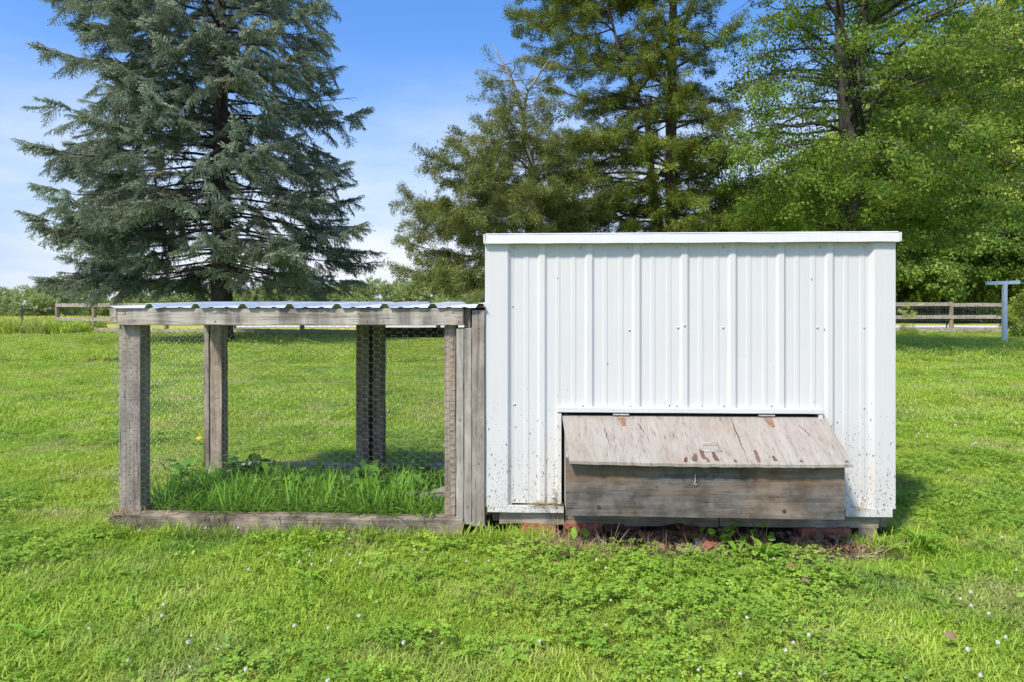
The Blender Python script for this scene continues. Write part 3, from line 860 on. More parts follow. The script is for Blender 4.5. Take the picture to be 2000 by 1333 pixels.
# hinges
for px in (1213, 1497):
    u, v, z, q = lid_at(px, 816)
    h = MB(); h.tube([(u - .038, -.020, lidz_back + .006), (u + .038, -.020, lidz_back + .006)], .0055, 8)
    h.build('hinge', M['steel'], lid, smooth=False)
for px in (1213, 1500):
    v0, z0 = lid_pt(0, .06, 1); v1, z1 = lid_pt(0, .24, 1); u = lu(px, v0)
    h = MB(); w0, w1 = .020, .006
    b = [(u - w0, v0, z0 + .0035), (u + w0, v0, z0 + .0035), (u + w1 + .008, v1, z1 + .0035), (u - w1 + .008, v1, z1 + .0035)]
    h.v += b + [(p[0], p[1], p[2] - .003) for p in b]
    h.f += [(0, 3, 2, 1), (4, 5, 6, 7), (0, 1, 5, 4), (1, 2, 6, 5), (2, 3, 7, 6), (3, 0, 4, 7)]
    h.build('hinge_plate', M['rusty'], lid)
# handle
q = .66; v, z = lid_pt(0, q, 1); v2, z2 = lid_pt(0, .78, 1)
ua, ub = lu(1371, v), lu(1402, v)
h = MB(); h.tube([(ua - .006, v2, z2 + .002), (ua, v + .004, z + .004), (ua + .004, v, z + .013), (ub - .004, v, z + .013), (ub, v + .004, z + .004), (ub + .008, v2, z2 + .002)], .0018, 6)
h.tube([(ua - .012, v2, z2 + .003), (ub + .012, v2, z2 + .003)], .0014, 5)
h.build('handle', M['steel'], lid, smooth=True)
# strips where the top ply has peeled off: thin brown slivers standing a hair above the sheet
for k, (px, py, w, hgt, sk) in enumerate(((1358, 892, 11, 14, -4), (1373, 886, 9, 18, 8), (1398, 890, 10, 16, 10), (1383, 896, 6, 8, 4), (1480, 890, 8, 22, 9), (1513, 894, 6, 10, 8), (1340, 896, 8, 10, -3), (1437, 898, 6, 5, 3), (1566, 899, 5, 4, 3), (1655, 901, 5, 4, 4))):
    P = []
    rr = random.Random(k)
    for (a, b) in ((-.5, -.5), (-.1, -.62), (.25, -.4), (.5, .3), (.42, .5), (0, .42), (-.35, .5), (-.6, .1)):
        x_ = px + a * w + sk * (b) * .7; y_ = min(902, py + b * hgt)
        u, v, z, q = lid_at(x_ + rr.uniform(-1, 1), y_)
        P.append((u, v, z + .0012 + sag(q, (u - lu_b0) / (lu_b1 - lu_b0))))
    pm = MB(); pm.poly([tuple(p) for p in P][::-1]); pm.build('peeled_patch', M['peel'], lid)
# long cracks in the ply: narrow dark grooves
for k, (xa, ya, xb, yb, w) in enumerate(((1427, 818, 1462, 900, .8), (1180, 835, 1190, 868, .7), (1560, 830, 1590, 856, .8), (1245, 826, 1262, 850, .8))):
    P = []; steps = 8
    L_, R_ = [], []
    for s in range(steps + 1):
        t = s / steps; x_ = xa + (xb - xa) * t + 1.3 * math.sin(s * 2.3 + k); y_ = ya + (yb - ya) * t
        ww = w * math.sin(PI * min(1, t * 1.1 + .05)) + .25
        for (side, arr) in ((-1, L_), (1, R_)):
            u, v, z, q = lid_at(x_ + side * ww, y_); arr.append((u, v, z + .0008 + sag(q, (u - lu_b0) / (lu_b1 - lu_b0))))
    pm = MB()
    for s in range(steps): pm.quad(L_[s], L_[s + 1], R_[s + 1], R_[s])
    pm.build('split', M['dark_x'], lid)
# hook on the box front
hu, hz = loc(1357, 935, VF)
h = MB(); h.tube([(hu + .004, VF - .001, hz + .017), (hu + .001, VF - .009, hz + .018), (hu - .003, VF - .008, hz + .012), (hu + .001, VF - .006, hz + .007), (hu + .001, VF - .005, hz - .014), (hu - .005, VF - .005, hz - .022), (hu + .001, VF - .006, hz - .026), (hu + .008, VF - .006, hz - .024)], .0018, 6)
h.build('hook', M['petal'], front, smooth=True)
for (px, py, r_) in ((1170, 991, .009), (1532, 999, .009), (1283, 951, .004), (1519, 971, .004), (1210, 1003, .003)):
    u, z = loc(px, py, VF); k_ = MB(); k_.tube([(u, VF + .002, z), (u, VF - .0012, z)], r_, 10); k_.build('knot', M['dark_x'], front)

# ------------------------------------------------------------------ CHICKEN RUN
U_L = lu(235)
run_off = U_L
run = empty('chicken_run', wpt(U_L, 0), -TH)
tag(run, 'weathered timber chicken run with wire mesh sides and low corrugated roof beside the coop', 'chicken run')
def rbox(name, mat, px0, px1, py0, py1, v0, v1, seed=0, bev=.003, amp=.0018, pxz=None):
    """timber whose front face at depth v0 covers the photo rectangle"""
    c = pxz if pxz is not None else (px0 + px1) / 2
    mb = MB().board(lu(px0, v0) - run_off, lu(px1, v0) - run_off, v0, v1, lz(c, py1, v0), lz(c, py0, v0), amp, seed=seed)
    return mb.build(name, mat, run, bevel=bev)
VR = 1.02
rbox('post', M['wood_z'], 233, 274, 634, 1012, 0, .092, 1)
rbox('front_beam', M['beam'], 229, 905, 602.5, 635.5, -.042, -.003, 2)
rbox('side_beam', M['wood_y'], 214, 228.5, 603, 631.5, -.02, 1.15, 3, pxz=221)
rbox('beam_block', M['dark_z'], 906, 919, 603, 641, -.012, .09, 4)
rbox('post', M['tan_z'], 868, 890, 636, 1008, -.004, .088, 5)
rbox('upright_board', M['pale_z'], 891, 905.5, 641.5, 1024, -.030, .06, 6, amp=.001)
rbox('upright_board', M['pale_z'], 906.6, 921, 641.5, 1025, -.030, .06, 7, amp=.001)
rbox('upright_board', M['wood_z'], 921.8, 946.5, 606, 1029, -.034, .055, 8, amp=.0012)
rbox('front_sill', M['sill'], 214, 904, 1011, 1060, -.055, .035, 9, amp=.003)
mb = MB().board(lu(218, .04) - run_off, lu(240, .04) - run_off, .036, 1.05, .0, lz(228, 1009, .04), .003, seed=10); mb.build('side_sill', M['wood_y'], run, bevel=.003)
rbox('rear_sill', M['wood_x'], 400, 960, 909, 960, VR, VR + .09, 11, amp=.0025)
rbox('post', M['tan_z'], 410.5, 433, 625, 915, VR - .095, VR - .005, 12)
rbox('upright_board', M['wood_z'], 397.5, 408, 625, 912, VR - .09, VR - .05, 13)
rbox('post', M['dark_z'], 695, 720, 620, 925, VR - .10, VR - .01, 14)
rbox('post', M['dark_z'], 728, 749.5, 620, 921, VR - .07, VR - .01, 15)
rbox('post', M['dark_z'], 719, 729, 620, 920, VR - .03, VR - .008, 44)
rbox('header', M['dark_x'], 750.5, 962, 641, 660, VR - .065, VR - .01, 16)
rbox('rear_beam', M['dark_x'], 398, 962, 601, 628, VR - .005, VR + .035, 17)
rbox('post', M['dark_z'], 938, 962, 661, 921, VR - .07, VR - .01, 18)
mb = MB().board(lu(905) - run_off, lu(945) - run_off, .09, 1.02, lz(925, 634), lz(925, 606), .001, seed=19); mb.build('side_beam', M['dark_x'], run, bevel=.002)
# roof sheet with 9-inch ribs, rising slightly to the back
rz0, rz1 = lz(560, 600.5, -.085) , lz(560, 600.5, -.085) + .018
ru0, ru1 = lu(207, -.085) - run_off, lu(946, -.085) - run_off
rr0 = lu(284.6, -.085) - run_off
RP = (lu(938, -.085) - lu(284.6, -.085)) / 7
prof = [(ru0, .006), (ru0 + .03, -.003)]
k = 0
while rr0 + k * RP < ru1 + .03:
    c = rr0 + k * RP
    prof += [(c - .026, -.002), (c - .012, .018), (c + .012, .018), (c + .026, -.002)]
    for m_ in (1 / 3, 2 / 3):
        d = c + RP * m_; prof += [(d - .015, -.001), (d - .007, .003), (d + .007, .003), (d + .015, -.001)]
    k += 1
prof = [p for p in prof if p[0] <= ru1] + [(ru1, .004)]
mb = MB(); rows = [(-.056, rz0), (-.054 + .3, rz0 + .006), (.6, rz0 + .014), (1.19, rz1)]
for (v, z) in rows:
    for (u, dz) in prof: mb.v.append((u, v + random.uniform(-.002, .002), z + dz + random.uniform(-.0008, .0008)))
n = len(prof)
for j in range(len(rows) - 1):
    for i in range(n - 1):
        a = j * n + i; mb.f.append((a, a + 1, a + 1 + n, a + n))
rs_ = mb.build('roof_sheet', M['roof_metal'], run); m = rs_.modifiers.new('thick', 'SOLIDIFY'); m.thickness = .0015
# old bird-nest straw and scraps on the roof corner: rafters
for k, u in enumerate((.35, .95, 1.45)):
    mb = MB().board(u, u + .038, .0, 1.02, rz0 - .055, rz0 - .006, .001, seed=40 + k); mb.build('rafter', M['wood_y'], run, bevel=.002)

def hexwire(name, P0, A, B, w, h, s=.0189, r=.00052, wob=.004, warp=None, seed=0):
    """hexagonal chicken wire: P0 + a*A + b*B, real wires"""
    P0, A, B = Vector(P0), Vector(A), Vector(B); Nn = A.cross(B).normalized()
    mb = MB(); cw, rh = 1.5 * s, math.sqrt(3) * s
    def pt(a, b):
        a = min(max(a, 0), w); b = min(max(b, 0), h)
        p = P0 + A * a + B * b
        q = Vector((a * 6 + seed, b * 6, 1.7))
        p = p + A * (noise.noise(q) * wob) + B * (noise.noise(q + Vector((9, 3, 1))) * wob) + Nn * (noise.noise(q * .5 + Vector((2, 7, 5))) * wob * 1.6)
        if warp: p = warp(p, a, b)
        return p
    def wire(p, q, rad):
        d = (q - p)
        if d.length < .003: return
        d.normalize(); x = d.cross(Nn).normalized(); n = len(mb.v)
        for c in (p, q):
            mb.v += [c + x * rad, c - x * rad * .5 + Nn * rad * .87, c - x * rad * .5 - Nn * rad * .87]
        mb.f.extend([(n, n + 1, n + 4, n + 3), (n + 1, n + 2, n + 5, n + 4), (n + 2, n, n + 3, n + 5)])
    for i in range(int(w / cw) + 2):
        for j in range(int(h / rh) + 2):
            cx = i * cw; cy = j * rh + (rh / 2 if i % 2 else 0)
            if cx > w or cy > h + rh / 2: continue
            tl, tr, lf, bl = (cx - s / 2, cy + rh / 2), (cx + s / 2, cy + rh / 2), (cx - s, cy), (cx - s / 2, cy - rh / 2)
            wire(pt(*tl), pt(*tr), r * 1.5); wire(pt(*lf), pt(*tl), r); wire(pt(*lf), pt(*bl), r)
    for b in (0.0, h * .62, h):
        pr = pt(0, b)
        for k in range(1, 31):
            q = pt(w * k / 30, b); wire(pr, q, r * 1.3); pr = q
    o = mb.build(name, M['wire'], run); o['kind'] = 'stuff'; return o
zs0, zs1 = lz(560, 1008, -.006), lz(560, 637, -.006)
hexwire('chicken_wire', (-.018, -.010, zs0), (1, 0, 0), (0, 0, 1), lu(893) - run_off + .01, zs1 - zs0, seed=1)
hexwire('chicken_wire', (-.022, .0, .09), (0, 1, 0), (0, 0, 1), 1.0, zs1 - .09, seed=7, wob=.012, r=.0002,
        warp=lambda p, a, b: p + Vector((-.055 * math.exp(-b * 5) - .012 * math.sin(b * 4), 0, 0)))
hexwire('chicken_wire', (lu(412, VR) - run_off, VR + .093, .13), (1, 0, 0), (0, 0, 1), lu(735, VR) - lu(412, VR), .95, seed=13)
# square hardware cloth in the rear opening
mb = MB(); ca, cb = lu(748, VR) - run_off, lu(960, VR) - run_off; za, zb = lz(800, 915, VR), lz(800, 655, VR)
def swire(p, q, r):
    n = len(mb.v); p = Vector(p); q = Vector(q); d = (q - p).normalized(); x = d.cross(Vector((0, 1, 0))).normalized()
    for c in (p, q): mb.v += [c + x * r, c - x * r * .5 + Vector((0, r * .87, 0)), c - x * r * .5 - Vector((0, r * .87, 0))]
    mb.f.extend([(n, n + 1, n + 4, n + 3), (n + 1, n + 2, n + 5, n + 4), (n + 2, n, n + 3, n + 5)])
k = 0
while ca + k * .0127 < cb: swire((ca + k * .0127, VR, za), (ca + k * .0127, VR, zb), .00055); k += 1
k = 0
while za + k * .0127 < zb: swire((ca, VR + .001, za + k * .0127), (cb, VR + .001, za + k * .0127), .00055); k += 1
hc = mb.build('hardware_cloth', M['wire'], run); hc['kind'] = 'stuff'
# staples down the right post
sm = MB(); sm.tube([(-.008, 0, 0), (-.008, -.004, 0), (.008, -.004, .001), (.008, 0, .001)], .0011, 4)
sme = sm.mesh('staple', M['steel'])
for k in range(26):
    s = bpy.data.objects.new('staple', sme); COL.objects.link(s); s.parent = run
    u, z = loc(884 + random.uniform(-4, 3), 650 + k * 13.4 + random.uniform(-3, 3), -.004); s.location = (u - run_off, -.006, z); s.rotation_euler = (0, random.uniform(-.4, .4), 0)
h = MB(); h.tube([(lu(586, .9) - run_off, .9, lz(586, 732, .9)), (lu(618, .9) - run_off, .9, lz(618, 768, .9))], .0012, 4); h.build('loose_wire', M['tpost'], run)

nm = MB(); nm.tube([(0, .001, 0), (0, -.0016, 0)], .0042, 8); nme = nm.mesh('nail', M['rusty'])
for (px, py, v) in ((244, 612, -.042), (262, 626, -.042), (700, 612, -.042), (716, 627, -.042), (884, 611, -.042), (896, 628, -.042), (420, 628, -.042), (905, 657, -.031), (898, 820, -.031), (913, 990, -.031), (934, 640, -.035), (934, 905, -.035), (252, 660, -.001), (905, 1020, -.056), (300, 1022, -.056), (610, 1024, -.056)):
    s = bpy.data.objects.new('nail', nme); COL.objects.link(s); s.parent = run
    u, z = loc(px, py, v); s.location = (u - run_off, v - .0012, z)
# ------------------------------------------------------------------ bricks, blocks, stones under the coop
def worn_block(name, mat, sx, sy, sz, seed, amp=.004):
    r = random.Random(seed); mb = MB()
    nx_, ny_, nz_ = 5, 3, 3
    idx = {}
    for i in range(nx_ + 1):
        for j in range(ny_ + 1):
            for k in range(nz_ + 1):
                if i in (0, nx_) or j in (0, ny_) or k in (0, nz_):
                    p = Vector(((i / nx_ - .5) * sx, (j / ny_ - .5) * sy, (k / nz_) * sz))
                    p += Vector([noise.noise(p * 30 + Vector((seed * 3.1 + c * 7, 0, 0))) * amp for c in range(3)])
                    idx[(i, j, k)] = len(mb.v); mb.v.append(tuple(p))
    def fc(a, b, c, d): mb.f.append((idx[a], idx[b], idx[c], idx[d]))
    for i in range(nx_):
        for j in range(ny_):
            fc((i, j, 0), (i, j + 1, 0), (i + 1, j + 1, 0), (i + 1, j, 0)); fc((i, j, nz_), (i + 1, j, nz_), (i + 1, j + 1, nz_), (i, j + 1, nz_))
    for i in range(nx_):
        for k in range(nz_):
            fc((i, 0, k), (i + 1, 0, k), (i + 1, 0, k + 1), (i, 0, k + 1)); fc((i, ny_, k), (i, ny_, k + 1), (i + 1, ny_, k + 1), (i + 1, ny_, k))
    for j in range(ny_):
        for k in range(nz_):
            fc((0, j, k), (0, j, k + 1), (0, j + 1, k + 1), (0, j + 1, k)); fc((nx_, j, k), (nx_, j + 1, k), (nx_, j + 1, k + 1), (nx_, j, k + 1))
    return mb.build(name, mat, bevel=.003)
M['brick_dark'] = plain('dark_brown_brick', (0.12, 0.06, 0.04), 0.9, 0, 0.2, bump=0.6, bscale=70, var=0.5, vscale=30)
bricks = [  # px centre, v, length, tilt, mat, label
    (1052, .05, .17, (0, 0, .02), 'brick', 'red brick half hidden by grass at the left end of the skid timber', .056),
    (1139, .045, .19, (0, 0, 0), 'brick', 'long clean red brick under the left side of the nest box', .057),
    (1213, .055, .17, (0, 0, .05), 'brick_dark', 'dark brown brick just right of the long clean red brick', .054),
    (1271, -.07, .10, (.2, .15, .5), 'brick', 'broken red brick lump on the dirt below the nest box left half', .045),
    (1312, -.02, .12, (.1, -.1, -.3), 'brick_dark', 'dark broken brick lying among leaves under the nest box middle', .05),
    (1348, -.03, .11, (.15, .1, .2), 'brick', 'red brick piece under the hook of the nest box', .05),
    (1385, -.16, .065, (.2, .2, .4), 'brick', 'small rounded red brick lump left of the rosette weed', .045),
    (1585, .03, .11, (0, 0, .1), 'brick', 'short red brick left of the tilted red brick at the right end', .052),
    (1632, .02, .16, (.05, -.06, -.25), 'brick', 'bright red brick lying tilted at the right end of the skid timber', .055),
    (1480, -.10, .09, (.1, 0, .3), 'brick', 'sunken red brick behind the rosette weed under the nest box', .035)]
for k, (px, v, L_, rot, mt, lab, hh) in enumerate(bricks):
    b = worn_block('foundation_brick' if 'brick ' in lab and k in (0, 1, 2, 7, 8) else 'broken_brick', M[mt], L_, .09 if L_ > .1 else .07, hh, k + 1, .004 if k in (0, 1, 2, 7, 8) else .010)
    b.location = wpt(lu(px, v - .04), v, .006 if k != 3 else .0); b.rotation_euler = (rot[0], rot[1], rot[2] - TH)
    tag(b, lab, 'brick', 'bricks under the coop')
for k, (px, v, L_, lab) in enumerate(((1366, -.15, .04, 'upright pale stone chip beside the small red brick lump'), (1343, -.18, .085, 'flat beige stone slab lying at the edge of the dirt'))):
    b = worn_block('stone', M['stone'], L_, .03 + .02 * k, .045 if k == 0 else .018, 60 + k, .008); b.location = wpt(lu(px, v), v, .0); b.rotation_euler = (.1, 0, .2 - TH)
    tag(b, lab, 'stone')
for k, (px, lab) in enumerate(((1681, 'left half of the split wooden block under the right corner of the coop'), (1699, 'right half of the split wooden block under the right corner of the coop'))):
    mb = MB().board(-.022, .022, -.04, .05, 0, .062, .002, seed=70 + k); b = mb.build('wooden_block', M['skid'], bevel=.003)
    b.location = wpt(lu(px, .03), .045, 0); b.rotation_euler = (0, 0, -TH); tag(b, lab, 'block')

# pale weathered log inside the run
mb = MB(); P = []; rad = []
a = Vector(wpt(lu(782, .30), .30, .10)); b_ = Vector(wpt(lu(900, .22), .22, .14))
for k in range(9):
    q = k / 8; P.append(a.lerp(b_, q) - a + Vector((0, 0, .01 * math.sin(k * 1.3)))); rad.append(.014 + .028 * q)
mb.tube(P, rad, 8)
lg = mb.build('log', M['twig_dead'], smooth=True); lg.location = a; tag(lg, 'pale weathered split log lying in the weeds at the right end of the run', 'log')

#@@PART2@@
# ------------------------------------------------------------------ FENCES
def fence_post(px, Y, h, mat=M['fpost'], r=.075, name='post', parent=None, top=.01):
    p = at(px, 600, Y); mb = MB()
    rr = random.Random(int(px)); n = 7
    pts = [(p.x, Y, h * k / 4 - .05) for k in range(5)]
    mb.tube(pts, [r * rr.uniform(.92, 1.06) for _ in pts], 9)
    o = mb.build(name, mat, parent, smooth=False)
    return o
def rail(p, q, hgt, thk, parent, mat, seed):
    p, q = Vector(p), Vector(q); L = (q - p).length
    mb = MB().board(0, L, -thk / 2, thk / 2, -hgt / 2, hgt / 2, .006, .4, seed)
    o = mb.build('rail', mat, parent); d = q - p
    o.location = p; o.rotation_euler = (0, -math.asin(d.z / L), math.atan2(d.y, d.x)); return o
def wood_fence(label, posts, heights=(.20, .62, 1.17)):
    """posts: list of (x, y, height)"""
    x0, y0, _ = posts[0]
    root = empty('wooden_fence', (x0, y0, 0)); tag(root, label, 'fence')
    for k, (x, y, h) in enumerate(posts):
        rr = random.Random(k + int(x * 10)); mb = MB()
        mb.tube([(x - x0, y - y0, h * t / 4 - .08 * (t == 0)) for t in range(5)], [.085 * rr.uniform(.92, 1.07) for _ in range(5)], 9)
        mb.build('post', M['fpost'], root)
    for k in range(len(posts) - 1):
        a, b = posts[k], posts[k + 1]
        for j, hh in enumerate(heights):
            jit = random.uniform(-.02, .02)
            rail((a[0] - x0, a[1] - y0 - .06, hh + jit), (b[0] - x0, b[1] - y0 - .06, hh + random.uniform(-.02, .02)), .14, .04, root, M['rail'], k * 3 + j)
    return root
FY = 27.6
lp = [(at(px, 600, y).x, y, 1.24) for px, y in ((112, 28.6), (184, 28.3), (325, 28.0), (457, 27.5), (590, 26.6), (722, 26.4), (856, 26.4), (990, 26.3), (1125, 26.4))]
wood_fence('long weathered three-rail wooden fence behind the spruce with brown round posts', lp)
rp = [(at(px, 600, y).x, y, 1.31) for px, y in ((1180, 28.0), (1316, 28.0), (1452, 28.0), (1588, 28.0), (1723, 28.0), (1858, 28.0), (1962, 28.0))]
rf_ = wood_fence('weathered three-rail wooden fence at the right in front of the woodland', rp, (.24, .72, 1.20))
# wire netting on the right fence
mb = MB(); xa, xb = rp[0][0] - rp[0][0], rp[-1][0] - rp[0][0]
for k in range(int((xb - xa) / .1)): mb.box(xa + k * .1 - .002, xa + k * .1 + .002, .10, .104, .05, 1.15)
for k in range(12): mb.box(xa, xb, .105, .109, .06 + k * .1, .064 + k * .1)
wn_ = mb.build('wire_netting', M['wire'], rf_); wn_['kind'] = 'stuff'
mb = MB(); px_ = at(1850, 600, 28.1).x - rp[0][0]; mb.box(px_ - .02, px_ + .02, .12, .14, -.05, 1.2); mb.box(px_ - .003, px_ + .003, .14, .17, -.05, 1.2); mb.build('steel_post', M['tpost'], rf_)
# left: steel post and wire strands
tp = at(43, 600, 27.5)
wf = empty('wire_fence', (tp.x, 27.5, 0)); tag(wf, 'thin wire fence with one dark steel post at the far left edge', 'fence')
mb = MB(); mb.box(-.03, .03, -.006, .006, -.1, 1.13); mb.box(-.006, .006, .006, .04, -.1, 1.13); mb.build('steel_post', M['tpost'], wf)
for z in (.3, .65, 1.05):
    mb = MB(); mb.tube([(-6, 0, z), (-3, 0, z - .02), (0, 0, z), (lp[0][0] - tp.x, 1.1, z)], .004, 3); mb.build('wire_strand', M['wire'], wf)

# ------------------------------------------------------------------ CLOTHESLINE POLE
cp = at(1962, 600, gd(674)); YY = cp.y
cl = empty('clothesline_pole', (cp.x, YY, 0)); tag(cl, 'pale blue painted T-shaped clothesline pole on the lawn at the right', 'clothesline pole')
mb = MB(); mb.tube([(0, 0, -.1), (0, 0, .9), (.004, 0, 1.78)], .072, 14); mb.build('pole', M['pole'], cl, smooth=False)
mb = MB().board(-.47, .49, -.05, .05, 1.76, 1.86, .002, .2, 1); a_ = mb.build('crossbar', M['pole'], cl, bevel=.006); a_.rotation_euler = (0, R(-2), R(0))
for k in range(4):
    x = -.42 + k * .28; mb = MB(); mb.tube([(x, 0, 1.80), (x, 0, 1.91), (x + .02, 0, 1.93)], .008, 5); mb.build('hook', M['steel'], a_)
for x in (.30, .44):
    mb = MB(); mb.tube([(x, 0, 1.80 + (x - .3) * .1), (3, .5 + x, 1.77), (7, 1.4 + x, 1.79)], .006, 4); mb.build('line', M['wire'], cl)

# ------------------------------------------------------------------ TREES
def interp(tab, y):
    if y <= tab[0][0]: return tab[0][1]
    for (a, b), (c, d) in zip(tab, tab[1:]):
        if y <= c: return b + (d - b) * (y - a) / (c - a)
    return tab[-1][1]

def eul(d, roll=0.0):
    q = Vector(d).to_track_quat('X', 'Z')
    if roll: q = q @ Quaternion((1, 0, 0), roll)
    return tuple(q.to_euler())

def make_tree(name, label, group, base, trunk, bark_m, fol, P, seed, cat='tree', crown='foliage', forks=()):
    """trunk: [(dx, dy, z, r)...]; P: limb parameters; fol: source meshes"""
    r = random.Random(seed)
    root = empty(name, base); tag(root, label, cat, group)
    mb = MB(); mb.tube([(a, b, c) for a, b, c, _ in trunk], [t[3] for t in trunk], 12)
    for fk in forks: mb.tube([(a, b, c) for a, b, c, _ in fk], [t[3] for t in fk], 9)
    mb.build('trunk', bark_m, root, smooth=True)
    lm = MB(); pts, rots, scl, idx = [], [], [], []
    allt = [trunk] + list(forks)
    def trunk_at(z, tr):
        for k in range(len(tr) - 1):
            if z <= tr[k + 1][2]:
                q = (z - tr[k][2]) / max(1e-6, tr[k + 1][2] - tr[k][2]); q = max(0, q)
                a, b = tr[k], tr[k + 1]
                return Vector((a[0] + (b[0] - a[0]) * q, a[1] + (b[1] - a[1]) * q, z)), a[3] + (b[3] - a[3]) * q
        return Vector(tr[-1][:3]), tr[-1][3]
    def put(p, d, s, roll):
        s *= r.uniform(.85, 1.15)
        if P.get('skip') and P['skip'](p, r): return
        pts.append(tuple(p)); rots.append(eul(d, roll)); scl.append(s); idx.append(r.randrange(len(fol)))
    z0, z1, n = P['z0'], P['z1'], P['n']
    phi = r.uniform(0, 6)
    for i in range(n):
        z = z0 + (z1 - z0) * ((i + r.random()) / n) ** P.get('zpow', 1.0)
        phi += 2.39996 + r.uniform(-.4, .4)
        cx, sy = math.cos(phi), math.sin(phi)
        tr = trunk
        if len(allt) > 1 and z > forks[0][0][2]: tr = r.choice(allt)
        st, tr_r = trunk_at(z, tr)
        rad = (interp(P['rl'], z) * max(0, -cx) ** 1 + interp(P['rr'], z) * max(0, cx)) + (1 - abs(cx)) * .5 * (interp(P['rl'], z) + interp(P['rr'], z))
        rad = min(rad, P.get('rmax', 99)) * r.uniform(*P.get('rv', (.72, 1.04)))
        if r.random() < P.get('miss', 0) : continue
        rise = P['rise'](z, r); droop = P['droop'] * r.uniform(.6, 1.3)
        L = []; steps = 7
        kink = Vector((r.uniform(-1, 1), r.uniform(-1, 1), 0)) * P.get('kink', .05) * rad
        for k in range(steps + 1):
            s = k / steps
            p = st + Vector((cx, sy, 0)) * (rad * s) + Vector((0, 0, rad * (rise * s - droop * s * s + P.get('tip', 0) * s ** 4))) + kink * math.sin(s * PI) \
                + Vector([noise.noise(Vector((s * 2.5 + i * 7.1, c * 5.3, seed))) * P.get('wob', .08) * rad for c in range(3)]) * min(1, s * 2)
            L.append(p)
        r0 = min(tr_r * .7, P['lr'] * (.3 + rad * .12))
        lm.tube(L, [r0 * (1 - .86 * k / steps) for k in range(steps + 1)], 6, cap=False)
        def lat(s):
            k = min(steps - 1, int(s * steps)); f = s * steps - k; return L[k].lerp(L[k + 1], f), (L[k + 1] - L[k]).normalized()
        s = P['s0'] * r.uniform(.8, 1.2); side = 1
        while s < 1:
            p, d = lat(s); side = -side
            a = side * r.uniform(*P['ang'])
            h = Vector((d.x, d.y, 0)).normalized()
            dd = Vector((h.x * math.cos(a) - h.y * math.sin(a), h.x * math.sin(a) + h.y * math.cos(a), P.get('srise', 0) + r.uniform(-.15, .15))).normalized()
            l2 = (P['sec'] * rad * (1 - s) ** .7 * min(1, (s + .15) * 1.6) + P['smin']) * r.uniform(.6, 1.15)
            q_ = [p]
            nst = 4
            for k in range(1, nst + 1):
                t = k / nst; q_.append(p + dd * l2 * t + Vector((0, 0, -P['sdroop'] * l2 * t * t)) + Vector((r.uniform(-1, 1), r.uniform(-1, 1), r.uniform(-1, 1))) * .05 * l2)
            lm.tube(q_, [max(.005, r0 * .22 * (1 - .8 * k / nst)) * P.get('secr', 1) for k in range(nst + 1)], 4, cap=False)
            m_ = max(1, int(l2 / P['fstep']))
            for k in range(m_):
                t = P.get('f0', .25) + (1 - P.get('f0', .25)) * (k + r.random()) / m_
                if r.random() < P.get('fmiss', 0): continue
                kk = min(nst - 1, int(t * nst)); pp = q_[kk].lerp(q_[kk + 1], t * nst - kk)
                fd = (q_[kk + 1] - q_[kk]).normalized() + Vector((r.uniform(-1, 1), r.uniform(-1, 1), r.uniform(-.6, .3) - P.get('fhang', 0))) * P.get('fspread', .5)
                put(pp + Vector((r.gauss(0, 1), r.gauss(0, 1), r.gauss(0, .6))) * P.get('fjit', .03), fd, P['fs'] * r.uniform(.7, 1.25), r.uniform(-1, 1) * P.get('roll', .6))
            s += P['sstep'] / max(rad, .8) * r.uniform(.7, 1.3)
        for k in range(int(rad * (1 - P['s0']) / P['fstep'])):
            s = P['s0'] + (1 - P['s0']) * r.random() ** .7; p, d = lat(s)
            put(p, d + Vector((r.uniform(-1, 1), r.uniform(-1, 1), r.uniform(-.6, .3))) * .5, P['fs'] * r.uniform(.7, 1.2), r.uniform(-1, 1))
        p, d = lat(.99); put(p, d, P['fs'], 0)
    lo = lm.build('limbs', bark_m, root, smooth=True); lo['kind'] = 'stuff'
    scatter(crown, pts, rots, scl, idx, fol, root)
    return root, len(pts)

SPR = [needle_spray('needle_spray', M['needles'], .42, 1), needle_spray('needle_spray', M['needles'], .36, 2, .7), needle_spray('needle_spray', M['needles'], .46, 3, 1.0)]
CED = [cedar_spray('cedar_spray', M['cedar'], .42, 1), cedar_spray('cedar_spray', M['cedar'], .36, 2), cedar_spray('cedar_spray', M['cedar'], .46, 3)]
CEG = [cedar_spray('grey_cedar_spray', M['cedar_grey'], .40, 4), cedar_spray('grey_cedar_spray', M['cedar_grey'], .34, 5)]
OAK = [leaf_cluster('oak_twig', M['oak'], .36, 66, .072, k) for k in range(3)]
FOR = [leaf_cluster('woodland_twig', M['forest'], .55, 62, .15, 10 + k, simple=True, droop=.5) for k in range(3)]
FOY = [leaf_cluster('yellow_twig', M['forest_yellow'], .5, 60, .135, 20 + k, simple=True) for k in range(2)]
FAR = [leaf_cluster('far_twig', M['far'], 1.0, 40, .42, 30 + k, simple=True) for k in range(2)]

counts = {}
